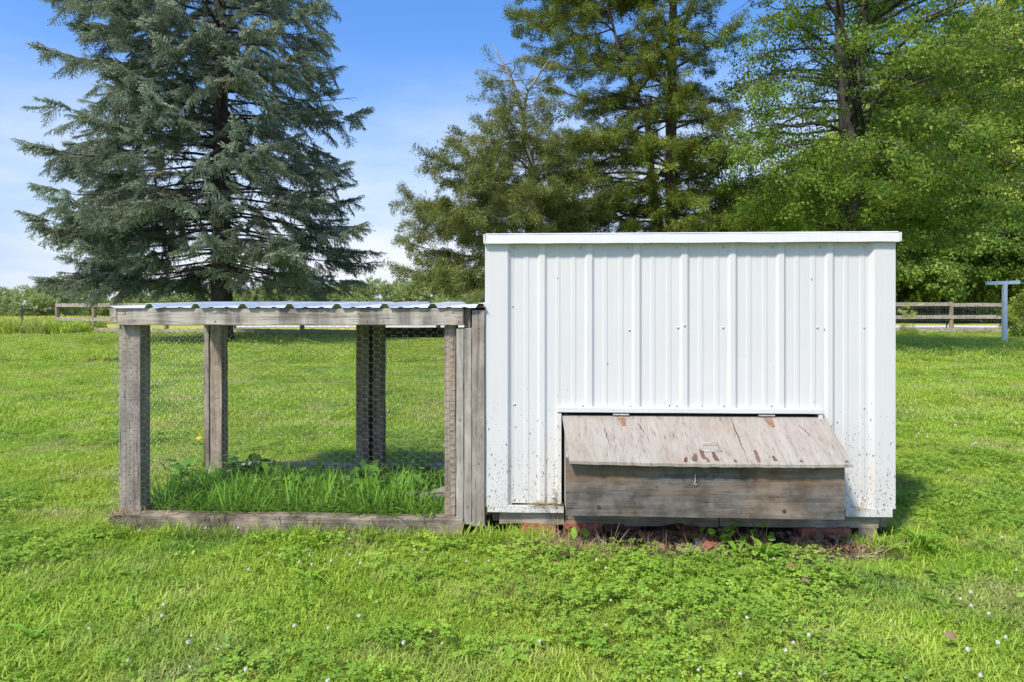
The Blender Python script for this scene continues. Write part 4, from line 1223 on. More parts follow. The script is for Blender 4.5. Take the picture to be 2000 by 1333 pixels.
# blue spruce
sb = at(433, 600, 22.0); sb.z = 0
SPP = dict(z0=2.1, z1=16.5, n=245, zpow=1.12,
    rl=[(1.0, 4.2), (2.0, 5.1), (3.6, 5.8), (5.5, 5.0), (7.8, 4.6), (10.5, 4.5), (13, 3.2), (17, .8)],
    rr=[(1.0, 3.2), (2.0, 4.3), (3.0, 4.9), (5.2, 4.6), (8, 4.5), (10.5, 3.9), (13, 3.0), (17, .8)],
    rise=lambda z, r: -.10 + .028 * z + r.uniform(-.06, .06), droop=.22, tip=.16, lr=.055, s0=.22, ang=(.7, 1.15), sec=.42, smin=.22, sdroop=.28,
    sstep=.34, fstep=.115, fs=1.3, f0=.12, fhang=.35, fspread=.45, roll=.7, kink=.03, wob=.05, rv=(.66, 1.0), miss=.0, secr=.9,
    skip=lambda p, r: (p.x > .2 and r.random() < (.42 if p.z < 7 else .30)) or ((p.x ** 2 + p.y ** 2) ** .5 < 2.1 and r.random() < .72) or (abs(p.x) < .8 and p.z < 6.0 and r.random() < .8)
        or noise.noise(Vector((p.x * .8, p.y * .8, p.z * 1.6))) < -.25 or (p.z > 12 and r.random() < .5))
_, counts['spruce'] = make_tree('spruce_tree', 'large blue-green spruce tree with drooping layered branches on the lawn behind the run', None, sb,
    [(.0, 0, -.1, .46), (0, 0, .35, .34), (.0, 0, 2.0, .30), (-.02, 0, 6, .235), (-.06, 0, 11, .16), (-.1, 0, 17, .03)], M['bark_spruce'], SPR, SPP, 3)
# sparse grey-green cedar left of the coop
cb_ = at(1050, 600, 17.0); cb_.z = 0
def ct(px, py, r_, Y=17.0):
    p = at(px, py, Y); return (p.x - cb_.x, 0, p.z, r_)
CP1 = dict(z0=1.2, z1=7.0, n=110,
    rl=[(1.0, 2.9), (1.7, 3.5), (2.9, 3.95), (3.5, 3.0), (4.4, 2.9), (5.0, 2.0), (5.6, 1.1), (6.4, .7), (7.3, .35)],
    rr=[(1.0, 1.8), (3.5, 1.6), (5.0, .9), (6, .45), (7.3, .8)],
    rise=lambda z, r: .22 + r.uniform(-.15, .25), droop=.18, tip=.1, lr=.06, s0=.25, ang=(.5, 1.0), sec=.35, smin=.15, sdroop=.1,
    sstep=.24, fstep=.12, fs=.95, f0=.2, fhang=.15, fspread=.7, roll=1.5, kink=.08, wob=.12, rv=(.45, 1.05), fjit=.06,
    skip=lambda p, r: r.random() < (.05 if p.z < 4.4 else .45 if p.z < 5.6 else .62))
_, counts['cedar1'] = make_tree('cedar_tree', 'sparse cedar with a bare crooked grey top leaning left above the coop', None, cb_,
    [(0, 0, -.1, .16), ct(1050, 560, .13), ct(1046, 420, .10), ct(1036, 300, .075), ct(1020, 230, .055), ct(1004, 165, .04), ct(975, 110, .02), ct(962, 85, .01)], M['twig_dead'], CEG, CP1, 5,
    forks=[[ct(1020, 235, .04), ct(1030, 180, .03), ct(1070, 120, .018), ct(1085, 108, .008)]])
# dense olive cedar
cb2 = at(1312, 600, 18.6); cb2.z = 0
CP2 = dict(z0=1.8, z1=12.5, n=190,
    rl=[(1.0, 3.2), (3.0, 3.4), (4.5, 3.5), (6.2, 3.4), (7.6, 2.9), (9, 2.5), (11, 1.8), (12.8, .5)],
    rr=[(1.0, 2.2), (3.0, 2.0), (5.5, 1.6), (9, 1.5), (12.8, .5)],
    rise=lambda z, r: .15 + r.uniform(-.2, .3), droop=.22, tip=.12, lr=.07, s0=.22, ang=(.5, 1.1), sec=.42, smin=.2, sdroop=.12,
    sstep=.30, fstep=.15, fs=.95, f0=.15, fhang=.2, fspread=.6, roll=1.2, kink=.1, wob=.12, rv=(.5, 1.05), fjit=.07,
    skip=lambda p, r: r.random() < (.16 if p.z < 4.5 else .30))
_, counts['cedar2'] = make_tree('cedar_tree', 'tall olive green cedar rising behind the left half of the coop roof', None, cb2,
    [(0, 0, -.1, .22), (0, 0, 3, .17), (-.02, 0, 6, .14), (.04, 0, 9, .10), (0, 0, 12.8, .03)], M['bark_cedar'], CED, CP2, 8,
    forks=[[(-.1, .1, 2.2, .12), (-.45, .1, 4, .10), (-.62, .1, 6, .075), (-1.3, .1, 7.6, .05), (-1.7, .1, 9.2, .02)]])
# oak
ob = at(1655, 600, 17.5); ob.z = 0
def ot(px, py, r_, dy=0): p = at(px, py, 17.5); return (p.x - ob.x, dy, p.z, r_)
OP = dict(z0=2.7, z1=11.2, n=125,
    rl=[(1.5, 3.2), (3.0, 3.8), (5.5, 4.3), (8, 4.2), (10, 3.2), (12, 1.4)],
    rr=[(1.5, 3.8), (3.0, 4.6), (6, 5.4), (8, 5.2), (10, 3.8), (12, 1.4)],
    rise=lambda z, r: .05 + .035 * z + r.uniform(-.15, .2), droop=.35, tip=.0, lr=.052, s0=.2, ang=(.5, 1.1), sec=.45, smin=.35, sdroop=.2,
    sstep=.36, fstep=.22, fs=.92, f0=.15, fhang=.2, fspread=.8, roll=.8, kink=.1, wob=.12, rv=(.45, 1.05), fjit=.12,
    skip=lambda p, r: p.z < 2.55 or (p.z < 3.4 and p.x > 3.2) or r.random() < (.10 if p.z < 4.8 else .42 if p.x < -1 else .30) or (p.z > 4.5 and noise.noise(Vector((p.x * .7, p.y * .7, p.z * 1.1 + 4))) < -.16))
oak, counts['oak'] = make_tree('oak_tree', 'large bright green oak with a forked trunk and arching limbs behind the coop', None, ob,
    [(0, 0, -.1, .36), (0, 0, .5, .30), (0, 0, 3.4, .27), ot(1662, 300, .235), ot(1650, 200, .17), ot(1640, 90, .12), ot(1640, 0, .10), ot(1630, -160, .05)], M['bark_oak'], OAK, OP, 12,
    forks=[[ot(1662, 250, .17, .2), ot(1690, 150, .14, .3), ot(1697, 60, .12, .3), ot(1697, -50, .09, .2), ot(1720, -160, .04)]])
lm = MB()
for path, r0 in (([(1668, 270), (1690, 200), (1760, 145), (1830, 132), (1880, 145), (1935, 165), (1975, 195), (2010, 225)], .13),
                 ([(1935, 165), (1975, 158), (2020, 148)], .07), ([(1695, 140), (1730, 95), (1770, 88)], .09), ([(1700, 45), (1750, 15), (1810, 14)], .08),
                 ([(1655, 300), (1700, 245), (1760, 235), (1830, 245)], .07), ([(1648, 190), (1600, 95), (1540, 60), (1480, 40)], .10),
                 ([(1658, 310), (1600, 160), (1545, 120)], .08), ([(1650, 260), (1610, 175), (1560, 180), (1490, 165)], .07), ([(1715, 320), (1790, 340), (1850, 400)], .05)):
    r0 *= .5; P_ = [Vector(ot(x, y, 0, -2.6 * (i + 1) / len(path))[:3]) for i, (x, y) in enumerate(path)]
    lm.tube(P_, [r0 * (1 - .6 * i / len(P_)) for i in range(len(P_))], 7)
lm.build('arching_limb', M['bark_oak'], oak, smooth=True)['kind'] = 'stuff'
mb = MB(); a = at(1672, 361, 16); b = at(1965, 350, 16.5)
mb.tube([tuple(a.lerp(b, k / 8) - Vector((0, 0, .12 * math.sin(PI * k / 8))) - a) for k in range(9)], .009, 4)
cab = mb.build('overhead_cable', M['wire']); cab.location = a; tag(cab, 'thin pale cable strung through the oak foliage above the right end of the coop', 'cable')
ORD = ['leftmost', 'second from left', 'third from left', 'fourth from left', 'fifth from left', 'sixth from left', 'seventh from left', 'eighth from left', 'ninth from left', 'tenth from left', 'eleventh from left', 'twelfth from left', 'thirteenth from left', 'fourteenth from left', 'fifteenth from left', 'sixteenth from left', 'seventeenth from left', 'rightmost']
# woodland behind the right fence
WP = lambda h, R_, dens: dict(z0=.5, z1=h, n=int(46 * dens), rl=[(0, R_ * .9), (h * .35, R_), (h * .7, R_ * .8), (h, R_ * .25)], rr=[(0, R_ * .9), (h * .35, R_), (h * .7, R_ * .8), (h, R_ * .25)],
    rise=lambda z, r: .25 + r.uniform(-.25, .25), droop=.3, lr=.07, s0=.25, ang=(.5, 1.2), sec=.5, smin=.6, sdroop=.2, sstep=.75, fstep=.48, fs=1.15, f0=.1,
    fhang=.2, fspread=.9, roll=1, kink=.1, wob=.15, rv=(.5, 1.08), fjit=.3)
wood = [(1745, 51, 9, 5.6, 'dark'), (1830, 50, 8, 5.4, 'dark'), (1905, 51, 9, 5.8, 'dark'), (1990, 50, 10, 5.8, 'dark'), (2080, 52, 11, 6, 'dark'),
        (1650, 53, 10, 5.8, 'dark'), (1560, 55, 10, 5.6, 'dark'), (1470, 57, 9.5, 5.4, 'dark'), (1390, 60, 7.0, 5.2, 'dark'),
        (1790, 60, 21, 7.4, 'light'), (1900, 58, 25, 7.6, 'light'), (2010, 57, 27, 8.0, 'light'), (1690, 62, 19, 6.8, 'light'), (1600, 64, 15, 6.0, 'light'), (2120, 58, 27, 8.0, 'light'), (1745, 55, 19, 6.2, 'light'), (1850, 54, 22, 6.5, 'light'), (1955, 54, 24, 6.8, 'light'), (1500, 66, 13, 5.5, 'light'), (1300, 66, 8, 5.5, 'dark')]
WL = {0: 'dark leafy woodland tree directly behind the right fence beside the coop corner', 1: 'dark leafy woodland tree behind the fence midway between coop and clothesline pole',
      2: 'dark leafy woodland tree left of the clothesline pole behind the fence', 3: 'dark leafy woodland tree behind the clothesline pole at the right edge'}
for k, (px, Y, h, R_, kind) in enumerate(wood):
    b_ = at(px, 600, Y); b_.z = 0
    lab = WL.get(k, 'sunlit yellow-green woodland tree rising behind the darker trees at the right' if kind == 'light' else 'dark leafy tree of the wood seen through the oak branches')
    if kind == 'light': lab = 'tall sunlit yellow-green woodland tree, %s of the pale ones' % ORD[sorted(w[0] for w in wood if w[4] == 'light').index(px)]
    elif k > 3: lab = 'dark leafy woodland tree behind the fence, %s of the dark ones' % ORD[sorted(w[0] for w in wood if w[4] == 'dark').index(px)]
    tr = [(0, 0, -.1, .26), (.1, 0, h * .4, .2), (-.1, 0, h * .8, .1), (0, 0, h, .03)]
    _, counts['w%d' % k] = make_tree('woodland_tree', lab, 'woodland trees behind the fence', b_, tr, M['bark_oak'], FOR if kind == 'dark' else (FOY + FOR[:1]), dict(WP(h, R_, 1.15 if k < 5 else 1.0), n=60 if kind == 'dark' else 78, fs=1.3 if kind == 'dark' else 1.7, z0=2.4 if kind == 'dark' else .6), 100 + k)
# understorey and shrubs
def shrub(name, label, px, Y, w, h, srcs, n, seed, fs=1.0, cat='bush', group=None, stem=True, zb=0.0):
    r = random.Random(seed); b_ = at(px, 600, Y); b_.z = gz(b_.x, Y) + zb
    root = empty(name, b_); tag(root, label, cat, group)
    P_, Q, S, I = [], [], [], []
    sm_ = MB(); tips = []
    for k in range(7):
        a = r.uniform(0, 6.28); t = Vector((math.cos(a) * w * .6 * r.random(), math.sin(a) * w * .6 * r.random(), h * r.uniform(.5, .9)))
        sm_.tube([(0, 0, -.02), tuple(t * .5 + Vector((0, 0, .05))), tuple(t)], [.012 + h * .008, .008 + h * .005, .004], 4); tips.append(t)
    sm_.build('stem', M['bark_oak'], root)
    blobs = []
    if w > 3:
        for _ in range(15):
            a = r.uniform(0, 6.28); q = r.random() ** .6; hh = r.uniform(.12, .86)
            env = math.sqrt(max(.05, 1 - (2 * hh - .85) ** 2 * .8))
            blobs.append((Vector((math.cos(a) * w * q * env * .85, math.sin(a) * w * q * env * .85, h * hh)), w * r.uniform(.24, .42)))
    for k in range(n):
        if blobs:
            c, br = blobs[k % len(blobs)]
            u = r.uniform(-.35, 1); a = r.uniform(0, 6.28); d = Vector((math.cos(a) * math.sqrt(1 - u * u), math.sin(a) * math.sqrt(1 - u * u), u))
            p = c + Vector((d.x * br, d.y * br, d.z * br * .62)) * r.uniform(.75, 1.05)
            p.z = max(p.z, .2)
            P_.append(tuple(p)); Q.append(eul(d + Vector((0, 0, .2)), r.uniform(-1, 1))); S.append(fs * r.uniform(.6, 1.1)); I.append(r.randrange(len(srcs)))
            continue
        a = r.uniform(0, 6.28); u = r.uniform(-1, 1); rad = r.uniform(.35, 1) ** .5
        d = Vector((math.cos(a) * math.sqrt(1 - u * u), math.sin(a) * math.sqrt(1 - u * u), u))
        bump = 1 + .55 * noise.noise(d * 2.2 + Vector((seed, 0, 0)))
        p = Vector((d.x * w * rad * bump, d.y * w * rad * bump, h * .52 + d.z * h * .48 * rad * bump))
        if p.z < .03: p.z = r.uniform(.03, .3 * h)
        P_.append(tuple(p)); Q.append(eul(d + Vector((0, 0, -.1)), r.uniform(-1, 1))); S.append(fs * r.uniform(.7, 1.2)); I.append(r.randrange(len(srcs)))
    scatter('foliage', P_, Q, S, I, srcs, root)
    return root
shrub('bush', 'leafy round bush with a pale stub beside the clothesline pole at the right edge', 2003, 24.5, .55, 1.5, FOY[:1] + FOR[:1], 150, 1, .42)
shrub('small_shrub', 'small leafy shrub growing between the lowest rails of the right fence beside the coop', 1772, 26.6, .28, .42, FOY, 40, 2, .26, 'shrub', None)
shrub('small_shrub', 'pale sprig poking through the upper rails of the right fence beside the coop', 1771, 27.3, .26, .34, FOY, 20, 3, .24, 'shrub', None, zb=.74)
for k, px in enumerate((1640, 1720, 1780, 1845, 1910, 1980, 2050)):
    shrub('undergrowth_bush', 'dark undergrowth bush below the woodland trees, %s of the row' % ORD[k], px, 52.5 + (k % 3) * .8, 3.2, 3.4, FOR, 230, 10 + k, 1.0, 'bush', 'undergrowth at the woodland edge')
# far tree lines
ntr = 0
rr = random.Random(77)
left_trees = [(-40, 118, 7, 6.5), (18, 120, 7.5, 6.5), (60, 112, 6.5, 5), (92, 115, 8.5, 7.5), (128, 118, 7, 6.8), (165, 125, 6, 5.2), (205, 130, 6, 4.8), (245, 135, 6, 5.5), (285, 135, 6.5, 6.0), (330, 138, 6, 6.2), (372, 140, 6, 6.4)]
for k, (px, Y, w, h) in enumerate(left_trees):
    lab = ('pale green tree of the far left hedgerow, %s in its row' % ORD[k] if k < 3 else 'tallest pale hedgerow tree just left of the first brown fence post' if k == 3 else 'low hazy hedgerow tree beyond the field, %s in its row' % ORD[k])
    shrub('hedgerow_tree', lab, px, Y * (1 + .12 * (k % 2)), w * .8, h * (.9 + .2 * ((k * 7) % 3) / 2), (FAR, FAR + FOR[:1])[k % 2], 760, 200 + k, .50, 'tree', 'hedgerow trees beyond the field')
for k in range(18):
    px = 425 + k * 32 + rr.uniform(-8, 8); Y = 142 + (k % 3) * 16 + rr.uniform(-5, 5); top = interp([(430, 578), (480, 565), (560, 556), (640, 560), (700, 550), (760, 538), (850, 540), (960, 548)], px) + rr.uniform(-5, 12)
    h = CH + (600 - top) / F * Y + 2.7
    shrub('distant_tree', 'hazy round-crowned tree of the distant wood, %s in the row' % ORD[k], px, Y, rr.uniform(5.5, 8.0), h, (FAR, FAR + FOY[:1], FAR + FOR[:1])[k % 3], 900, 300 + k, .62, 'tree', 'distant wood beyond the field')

# ------------------------------------------------------------------ GRASS AND GROUND COVER
GR_N = [grass_piece('lawn_tuft', M['grass'], .10, 115, .034, .0036, .8, k, .9) for k in range(6)]
GR_M = [grass_piece('lawn_patch', M['grass'], .26, 420, .040, .0065, .5, 20 + k, .95) for k in range(5)]
GR_F = [grass_piece('lawn_swathe', M['grass'], .8, 1000, .045, .014, .5, 40 + k, .95) for k in range(4)]
CLV = [clover_piece('clover_patch', M['clover'], .10, 30, .045, .011, k) for k in range(4)]
TALL = [grass_piece('tall_tuft', M['weed'], .05, 14, .27, .0085, .75, 60 + k, .45) for k in range(4)]
FRN = [grass_piece('fringe_tuft', M['grass'], .05, 16, .11, .0055, .7, 70 + k, .5) for k in range(3)]
STR = [grass_piece('straw_wisp', M['straw'], .04, 12, .09, .0028, 1.2, 80 + k, 1.0) for k in range(2)]
BRD = [leaf_cluster('broad_weed', M['broad'], .07, 14, .055, 90 + k, flat=1.0, droop=-.1) for k in range(3)]

foot_u0, foot_u1, foot_v1 = lu(214) - .02, W + .01, 1.3
def coop_uv(x, y):
    d = Vector((x - X0, y - Y0, 0)); return d.dot(EU), d.dot(EV)
def blocked(x, y, m_=.0):
    u, v = coop_uv(x, y)
    if -.02 < u < W + m_ - .0 and (-.03 - m_) < v < DEP + .02: return True
    if foot_u0 - m_ < u <= 0 and -.075 - m_ < v < 1.15 + m_: return True
    return False
def dirt(x, y):
    u, v = coop_uv(x, y)
    if not (.12 < u < W): return False
    e = -.11 - .165 * math.sin(PI * min(1, max(0, (u - .12) / (W - .12)))) ** .5 + .035 * noise.noise(Vector((u * 9, v * 9, 0)))
    return v > e
def field(y0, y1, step, pad=.5, test=None, jit=.5, seed=1):
    r = np.random.default_rng(seed); out = []
    y = y0
    while y < y1:
        hw = y * .735 + pad
        n = int(2 * hw / step) + 1
        xs_ = -hw + (np.arange(n) + r.uniform(0, 1)) * step + r.uniform(-jit, jit, n) * step
        ys_ = y + r.uniform(-jit, jit, n) * step
        for a, b in zip(xs_, ys_):
            if test is None or test(a, b): out.append((a, b))
        y += step
    return out
def put_field(name, label, pts_, srcs, s0, s1, z=0.0, seed=0, kind='stuff', tiltn=0.1, sfun=None):
    r = np.random.default_rng(seed); n = len(pts_)
    P_ = [(x, y, z) for x, y in pts_]
    rot = np.stack([r.normal(0, tiltn, n), r.normal(0, tiltn, n), r.uniform(0, 6.283, n)], 1)
    s = r.uniform(s0, s1, n)
    if sfun: s = s * np.array([sfun(x, y) for x, y in pts_])
    o = scatter(name, P_, rot, s, r.integers(0, len(srcs), n), srcs)
    tag(o, label, 'grass'); return o
def hgt_fun(x, y): return (.72 + .6 * max(0, .5 + noise.noise(Vector((x * 1.4, y * 1.4, 3))))) * (.6 if dirt(x, y + .14) else 1)
near = field(1.75, 6.4, .062, .3, lambda x, y: not blocked(x, y, .035) and not dirt(x, y), seed=1)
put_field('lawn_grass', 'short mown lawn grass in the foreground around the coop', near, GR_N, .7, 1.2, 0, 1, sfun=hgt_fun)
mid = field(6.3, 14.5, .17, .6, seed=2)
put_field('lawn_grass', 'mown lawn grass stretching behind the coop', mid, GR_M, .75, 1.2, 0, 2, sfun=hgt_fun)
farg = field(14.3, 28.2, .42, 2.0, seed=3)
put_field('lawn_grass', 'far lawn grass under the trees up to the fence', farg, GR_F, .8, 1.2, 0, 3)
r_cl = random.Random(6)
def clov(x, y):
    if blocked(x, y, .05) or dirt(x, y): return False
    n = noise.noise(Vector((x * .9, y * .9, 5))) + .5 * noise.noise(Vector((x * 2.7, y * 2.7, 9)))
    u, v = coop_uv(x, y)
    b = .28 if (-.6 < v < -.06) else .0
    if .5 < x < 1.3 and y < 3.4: b += .15
    return n + b + r_cl.gauss(0, .22) > .24
cv_ = field(1.75, 6.2, .075, .3, clov, seed=4)
put_field('clover', 'low patches of white clover leaves in the foreground lawn', cv_, CLV, .75, 1.35, 0, 4)
BIT = [leaf_cluster('lawn_weed_leaf', M['clover'], .05, 7, .030, 190 + k, flat=.5, droop=-.2, simple=True) for k in range(3)]
bits = [p for p in field(1.75, 5.5, .16, .3, lambda x, y: not blocked(x, y, .05) and not dirt(x, y), seed=14) if noise.noise(Vector((p[0] * 1.5, p[1] * 1.5, 4))) > -.1]
put_field('lawn_weeds', 'small broad weed leaves mixed through the foreground lawn', bits, BIT, .5, 1.1, .014, 15, tiltn=.25)
# fringe of longer grass along the sills and walls
fr = []
r = random.Random(9)
for k in range(260):
    u = r.uniform(foot_u0, .35); fr.append((u, r.uniform(-.16, -.07)))
for k in range(90): fr.append((r.uniform(W + .01, W + .14), r.uniform(-.05, DEP)))
for k in range(60): fr.append((r.uniform(foot_u0 - .08, foot_u0), r.uniform(-.05, 1.1)))
for k in range(70): fr.append((r.uniform(.0, .30), r.uniform(-.2, -.06)))
for k in range(60): fr.append((r.uniform(W - .25, W + .15), r.uniform(-.2, -.08)))
fp = [tuple(wpt(u, v))[:2] for u, v in fr]
put_field('fringe_grass', 'longer grass blades left standing along the sill of the run and foot of the coop', fp, FRN, .35, .95, 0, 5, tiltn=.2)
# inside the run
ins = []; ins_b = []
for k in range(620):
    u = r.uniform(lu(262), lu(872)); v = r.uniform(.05, .62); dens = 1.0
    if u > lu(800) and v < .5 and r.random() < .5: continue
    ins.append((u, v))
for k in range(200): ins_b.append((r.uniform(lu(285), lu(880)), r.uniform(.35, .74)))
tp_ = [tuple(wpt(u, v))[:2] for u, v in ins]
put_field('weeds', 'tall bright green grass growing inside the run behind the front sill', tp_, TALL, .45, 1.05, 0, 6, tiltn=.12)
nb = len(ins_b) * 3
P_, Q_, S_, I_ = [], [], [], []
for (u, v) in ins_b:
    h0 = (1 if v < .6 else .55) * (.04 + .22 * max(0, .45 + noise.noise(Vector((u * 4, v * 4, 2))))) * r.uniform(.6, 1.2)
    for k in range(3):
        p = wpt(u + r.uniform(-.04, .04), v + r.uniform(-.04, .04), h0 * (k + .6) / 3); P_.append(tuple(p)); Q_.append((r.uniform(-.5, .5), r.uniform(-.9, .3), r.uniform(0, 6.28))); S_.append(r.uniform(.7, 1.3)); I_.append(r.randrange(3))
bo = scatter('weeds', P_, Q_, S_, I_, BRD); tag(bo, 'dark broad-leaved weeds crowding the rear of the run', 'weeds')
fine = [tuple(wpt(r.uniform(lu(250), lu(880)), r.uniform(.04, 1.0)))[:2] for _ in range(900)]
put_field('run_grass', 'short grass covering the floor of the run', fine, GR_N, .8, 1.3, 0, 12)
# straw
sp_ = [tuple(wpt(r.uniform(.1, W), r.gauss(-.19, .05)))[:2] for _ in range(110)] + [tuple(wpt(r.gauss(lu(1110), .12), r.gauss(-.24, .035)))[:2] for _ in range(90)] \
    + [tuple(wpt(r.gauss(lu(265), .06), r.gauss(-.03, .03)))[:2] for _ in range(22)]
put_field('straw', 'dry straw and withered grass scattered on the soil before the coop', sp_, STR, .45, .95, .012, 7, tiltn=1.0)
sp2 = [tuple(wpt(r.gauss(lu(258), .07), r.uniform(-.045, .0)))[:2] for _ in range(40)]
put_field('straw', 'old straw nest stuff heaped on the left corner of the front sill', sp2, STR, .4, .8, lz(258, 1011, -.05) - .004, 8, tiltn=.5)
sp3 = []
for k in range(46): sp3.append((lu(r.gauss(1068, 20) if k % 2 else r.uniform(1040, 1098)), -.022, lz(1060, 989, -.02) + r.uniform(0, .012)))
for k in range(14): sp3.append((lu(r.gauss(1084, 4)), -.018, lz(1084, 980 - 22 * r.random(), -.02)))
for k in range(10): sp3.append((lu(r.gauss(1675, 12)), -.024, lz(1675, 992, -.02)))
P_ = [tuple(wpt(a, b, c)) for a, b, c in sp3]
ss = scatter('straw', P_, [(r.uniform(-1.2, 1.2), r.uniform(-1.5, 1.5), r.uniform(0, 6.28)) for _ in P_], [r.uniform(.15, .38) for _ in P_], [r.randrange(2) for _ in P_], STR); tag(ss, 'dry straw caught on the white trim ledge beside the nest box', 'straw')
# tall verge along the far fences and crop beyond
VG = [grass_piece('verge_tuft', M['grass'], .3, 90, .42, .022, .6, 95 + k, .4) for k in range(3)]
vg = []
for k in range(420):
    x = r.uniform(-22, -16.5); vg.append((x, r.uniform(27.2, 29.2)))
for k in range(700):
    x = r.uniform(-18, 1); vg.append((x, 27.9 + r.uniform(-.5, 1.1) - (x + 18) * .07))
for k in range(400): vg.append((r.uniform(3, 21), r.uniform(27.1, 29.0)))
put_field('verge_grass', 'uncut verge grass along the foot of the far fences', vg, VG, .35, 1.0, 0, 10, sfun=lambda x, y: 1.7 if x < -16.7 else .62)
CR = [grass_piece('crop_tuft', M['crop'], 1.2, 260, .5, .06, .5, 98 + k, .5) for k in range(2)]
cr_ = []
y = 46.0
while y < 112:
    for x in np.arange(-y * .76 - 2, min(5, y * .03), 1.5 + (y - 44) * .02): cr_.append((x + r.uniform(-.5, .5), y + r.uniform(-.5, .5)))
    y += 1.5 + (y - 44) * .03
P_ = [(x, yy, gz(x, yy)) for x, yy in cr_]; n = len(P_)
co = scatter('crop_field', P_, [(0, 0, r.uniform(0, 6.28)) for _ in P_], [r.uniform(.7, 1.1) for _ in P_], [r.randrange(2) for _ in P_], CR); tag(co, 'bright yellow-green crop field beyond the fences', 'field')

# ------------------------------------------------------------------ flowers, rosettes, leaves
fl = MB()
rf2 = random.Random(3)
for k in range(46):
    a = k * 2.39996; u = 1 - 2 * (k + .5) / 60
    d = Vector((math.cos(a) * math.sqrt(max(0, 1 - u * u)), math.sin(a) * math.sqrt(max(0, 1 - u * u)), u))
    s = d.cross(Vector((0, 0, 1))); s = s.normalized() if s.length > .01 else Vector((1, 0, 0))
    c = d * .0045; w = .0016
    fl.poly([c - s * w, c + s * w, d * .0098 + s * w * .7 + Vector((0, 0, .001)), d * .0098 - s * w * .7 + Vector((0, 0, .001))])
for k in range(8):
    for z_, rr_ in ((-.005, .0055), (.0, .0075), (.0055, .0055)):
        fl.v.append((rr_ * math.cos(k * PI / 4), rr_ * math.sin(k * PI / 4), z_))
nb_ = len(fl.v) - 24
for k in range(8):
    a, b = nb_ + 3 * k, nb_ + 3 * ((k + 1) % 8); fl.f += [(a, b, b + 1, a + 1), (a + 1, b + 1, b + 2, a + 2)]
fl.f.append(tuple(nb_ + 3 * k + 2 for k in range(8)))
head_me = fl.mesh('flower_head', M['petal'])
st = MB(); st.tube([(0, 0, -.055), (.002, 0, -.02), (0, 0, 0)], .0011, 4); stem_me = st.mesh('stem', M['clover'])
flowers = [(46, 1106), (52, 1119), (320, 1181), (174, 1228), (317, 1203), (368, 1255), (374, 1242), (446, 1263), (429, 1267), (480, 1308), (372, 1303), (411, 1107), (436, 1104), (486, 1113), (273, 1036), (402, 1032), (465, 1031),
    (548, 1085), (602, 1074), (604, 1085), (612, 1082), (525, 1081), (585, 1098), (609, 1103), (647, 1096), (682, 1052), (684, 1084), (704, 1101), (810, 1074), (826, 1073), (817, 1043), (911, 1096), (955, 1096), (814, 1120),
    (701, 1203), (641, 1227), (575, 1223), (788, 1256), (864, 1257), (1184, 1110), (1193, 1173), (1054, 1253), (1250, 1306), (1184, 1222), (1338, 1078), (1165, 1094), (1256, 1165), (1364, 1309), (1446, 1316), (1459, 1207),
    (1552, 1139), (1512, 1092), (1525, 1105), (1740, 1213), (1580, 1241), (1560, 1237), (1550, 1256), (1535, 1271), (1571, 1305), (1613, 1316), (1769, 1323), (1896, 1157), (1876, 1170), (1897, 1184), (1964, 1245), (1949, 1256), (1890, 1269),
    (1957, 1050), (1985, 1114), (1817, 1015), (1931, 1199), (75, 927), (95, 933), (120, 925), (140, 938), (30, 975), (1915, 1320), (640, 1330), (250, 1290)]
for k, (px, py) in enumerate(flowers):
    Y = gd(py) * .985; hz_ = .045 + rf2.uniform(-.01, .02)
    Y = (CH - hz_) * F / (py - HY); p = at(px, py, Y)
    root = empty('clover_flower', p, rf2.uniform(0, 6)); root.rotation_euler = (rf2.uniform(-.3, .3), rf2.uniform(-.3, .3), rf2.uniform(0, 6))
    s = rf2.uniform(.42, .78); root.scale = (s, s, s)
    tag(root, 'small round white clover flower in the foreground lawn', 'flower', 'clover flowers in the lawn')
    h = bpy.data.objects.new('flower_head', head_me); COL.objects.link(h); h.parent = root
    h = bpy.data.objects.new('stem', stem_me); COL.objects.link(h); h.parent = root
# far blossoms, uncountable specks
bl = fl.build('blossom', M['petal'], link=False)
P_, S_ = [], []
for k in range(1100):
    Y = rf2.uniform(4.6, 17); X = rf2.uniform(-.72, .75) * Y
    if noise.noise(Vector((X * .55, Y * .55, 2))) + .55 * noise.noise(Vector((X * 2, Y * 2, 7))) < .08 or blocked(X, Y, .1): continue
    P_.append((X, Y, .05)); S_.append(rf2.uniform(.6, 1.2))
b_ = scatter('distant_blossoms', P_, [(rf2.uniform(-.4, .4), rf2.uniform(-.4, .4), 0) for _ in P_], S_, [0] * len(P_), [bl]); tag(b_, 'sprinkling of tiny white clover blossoms over the lawn behind the coop', 'flowers')
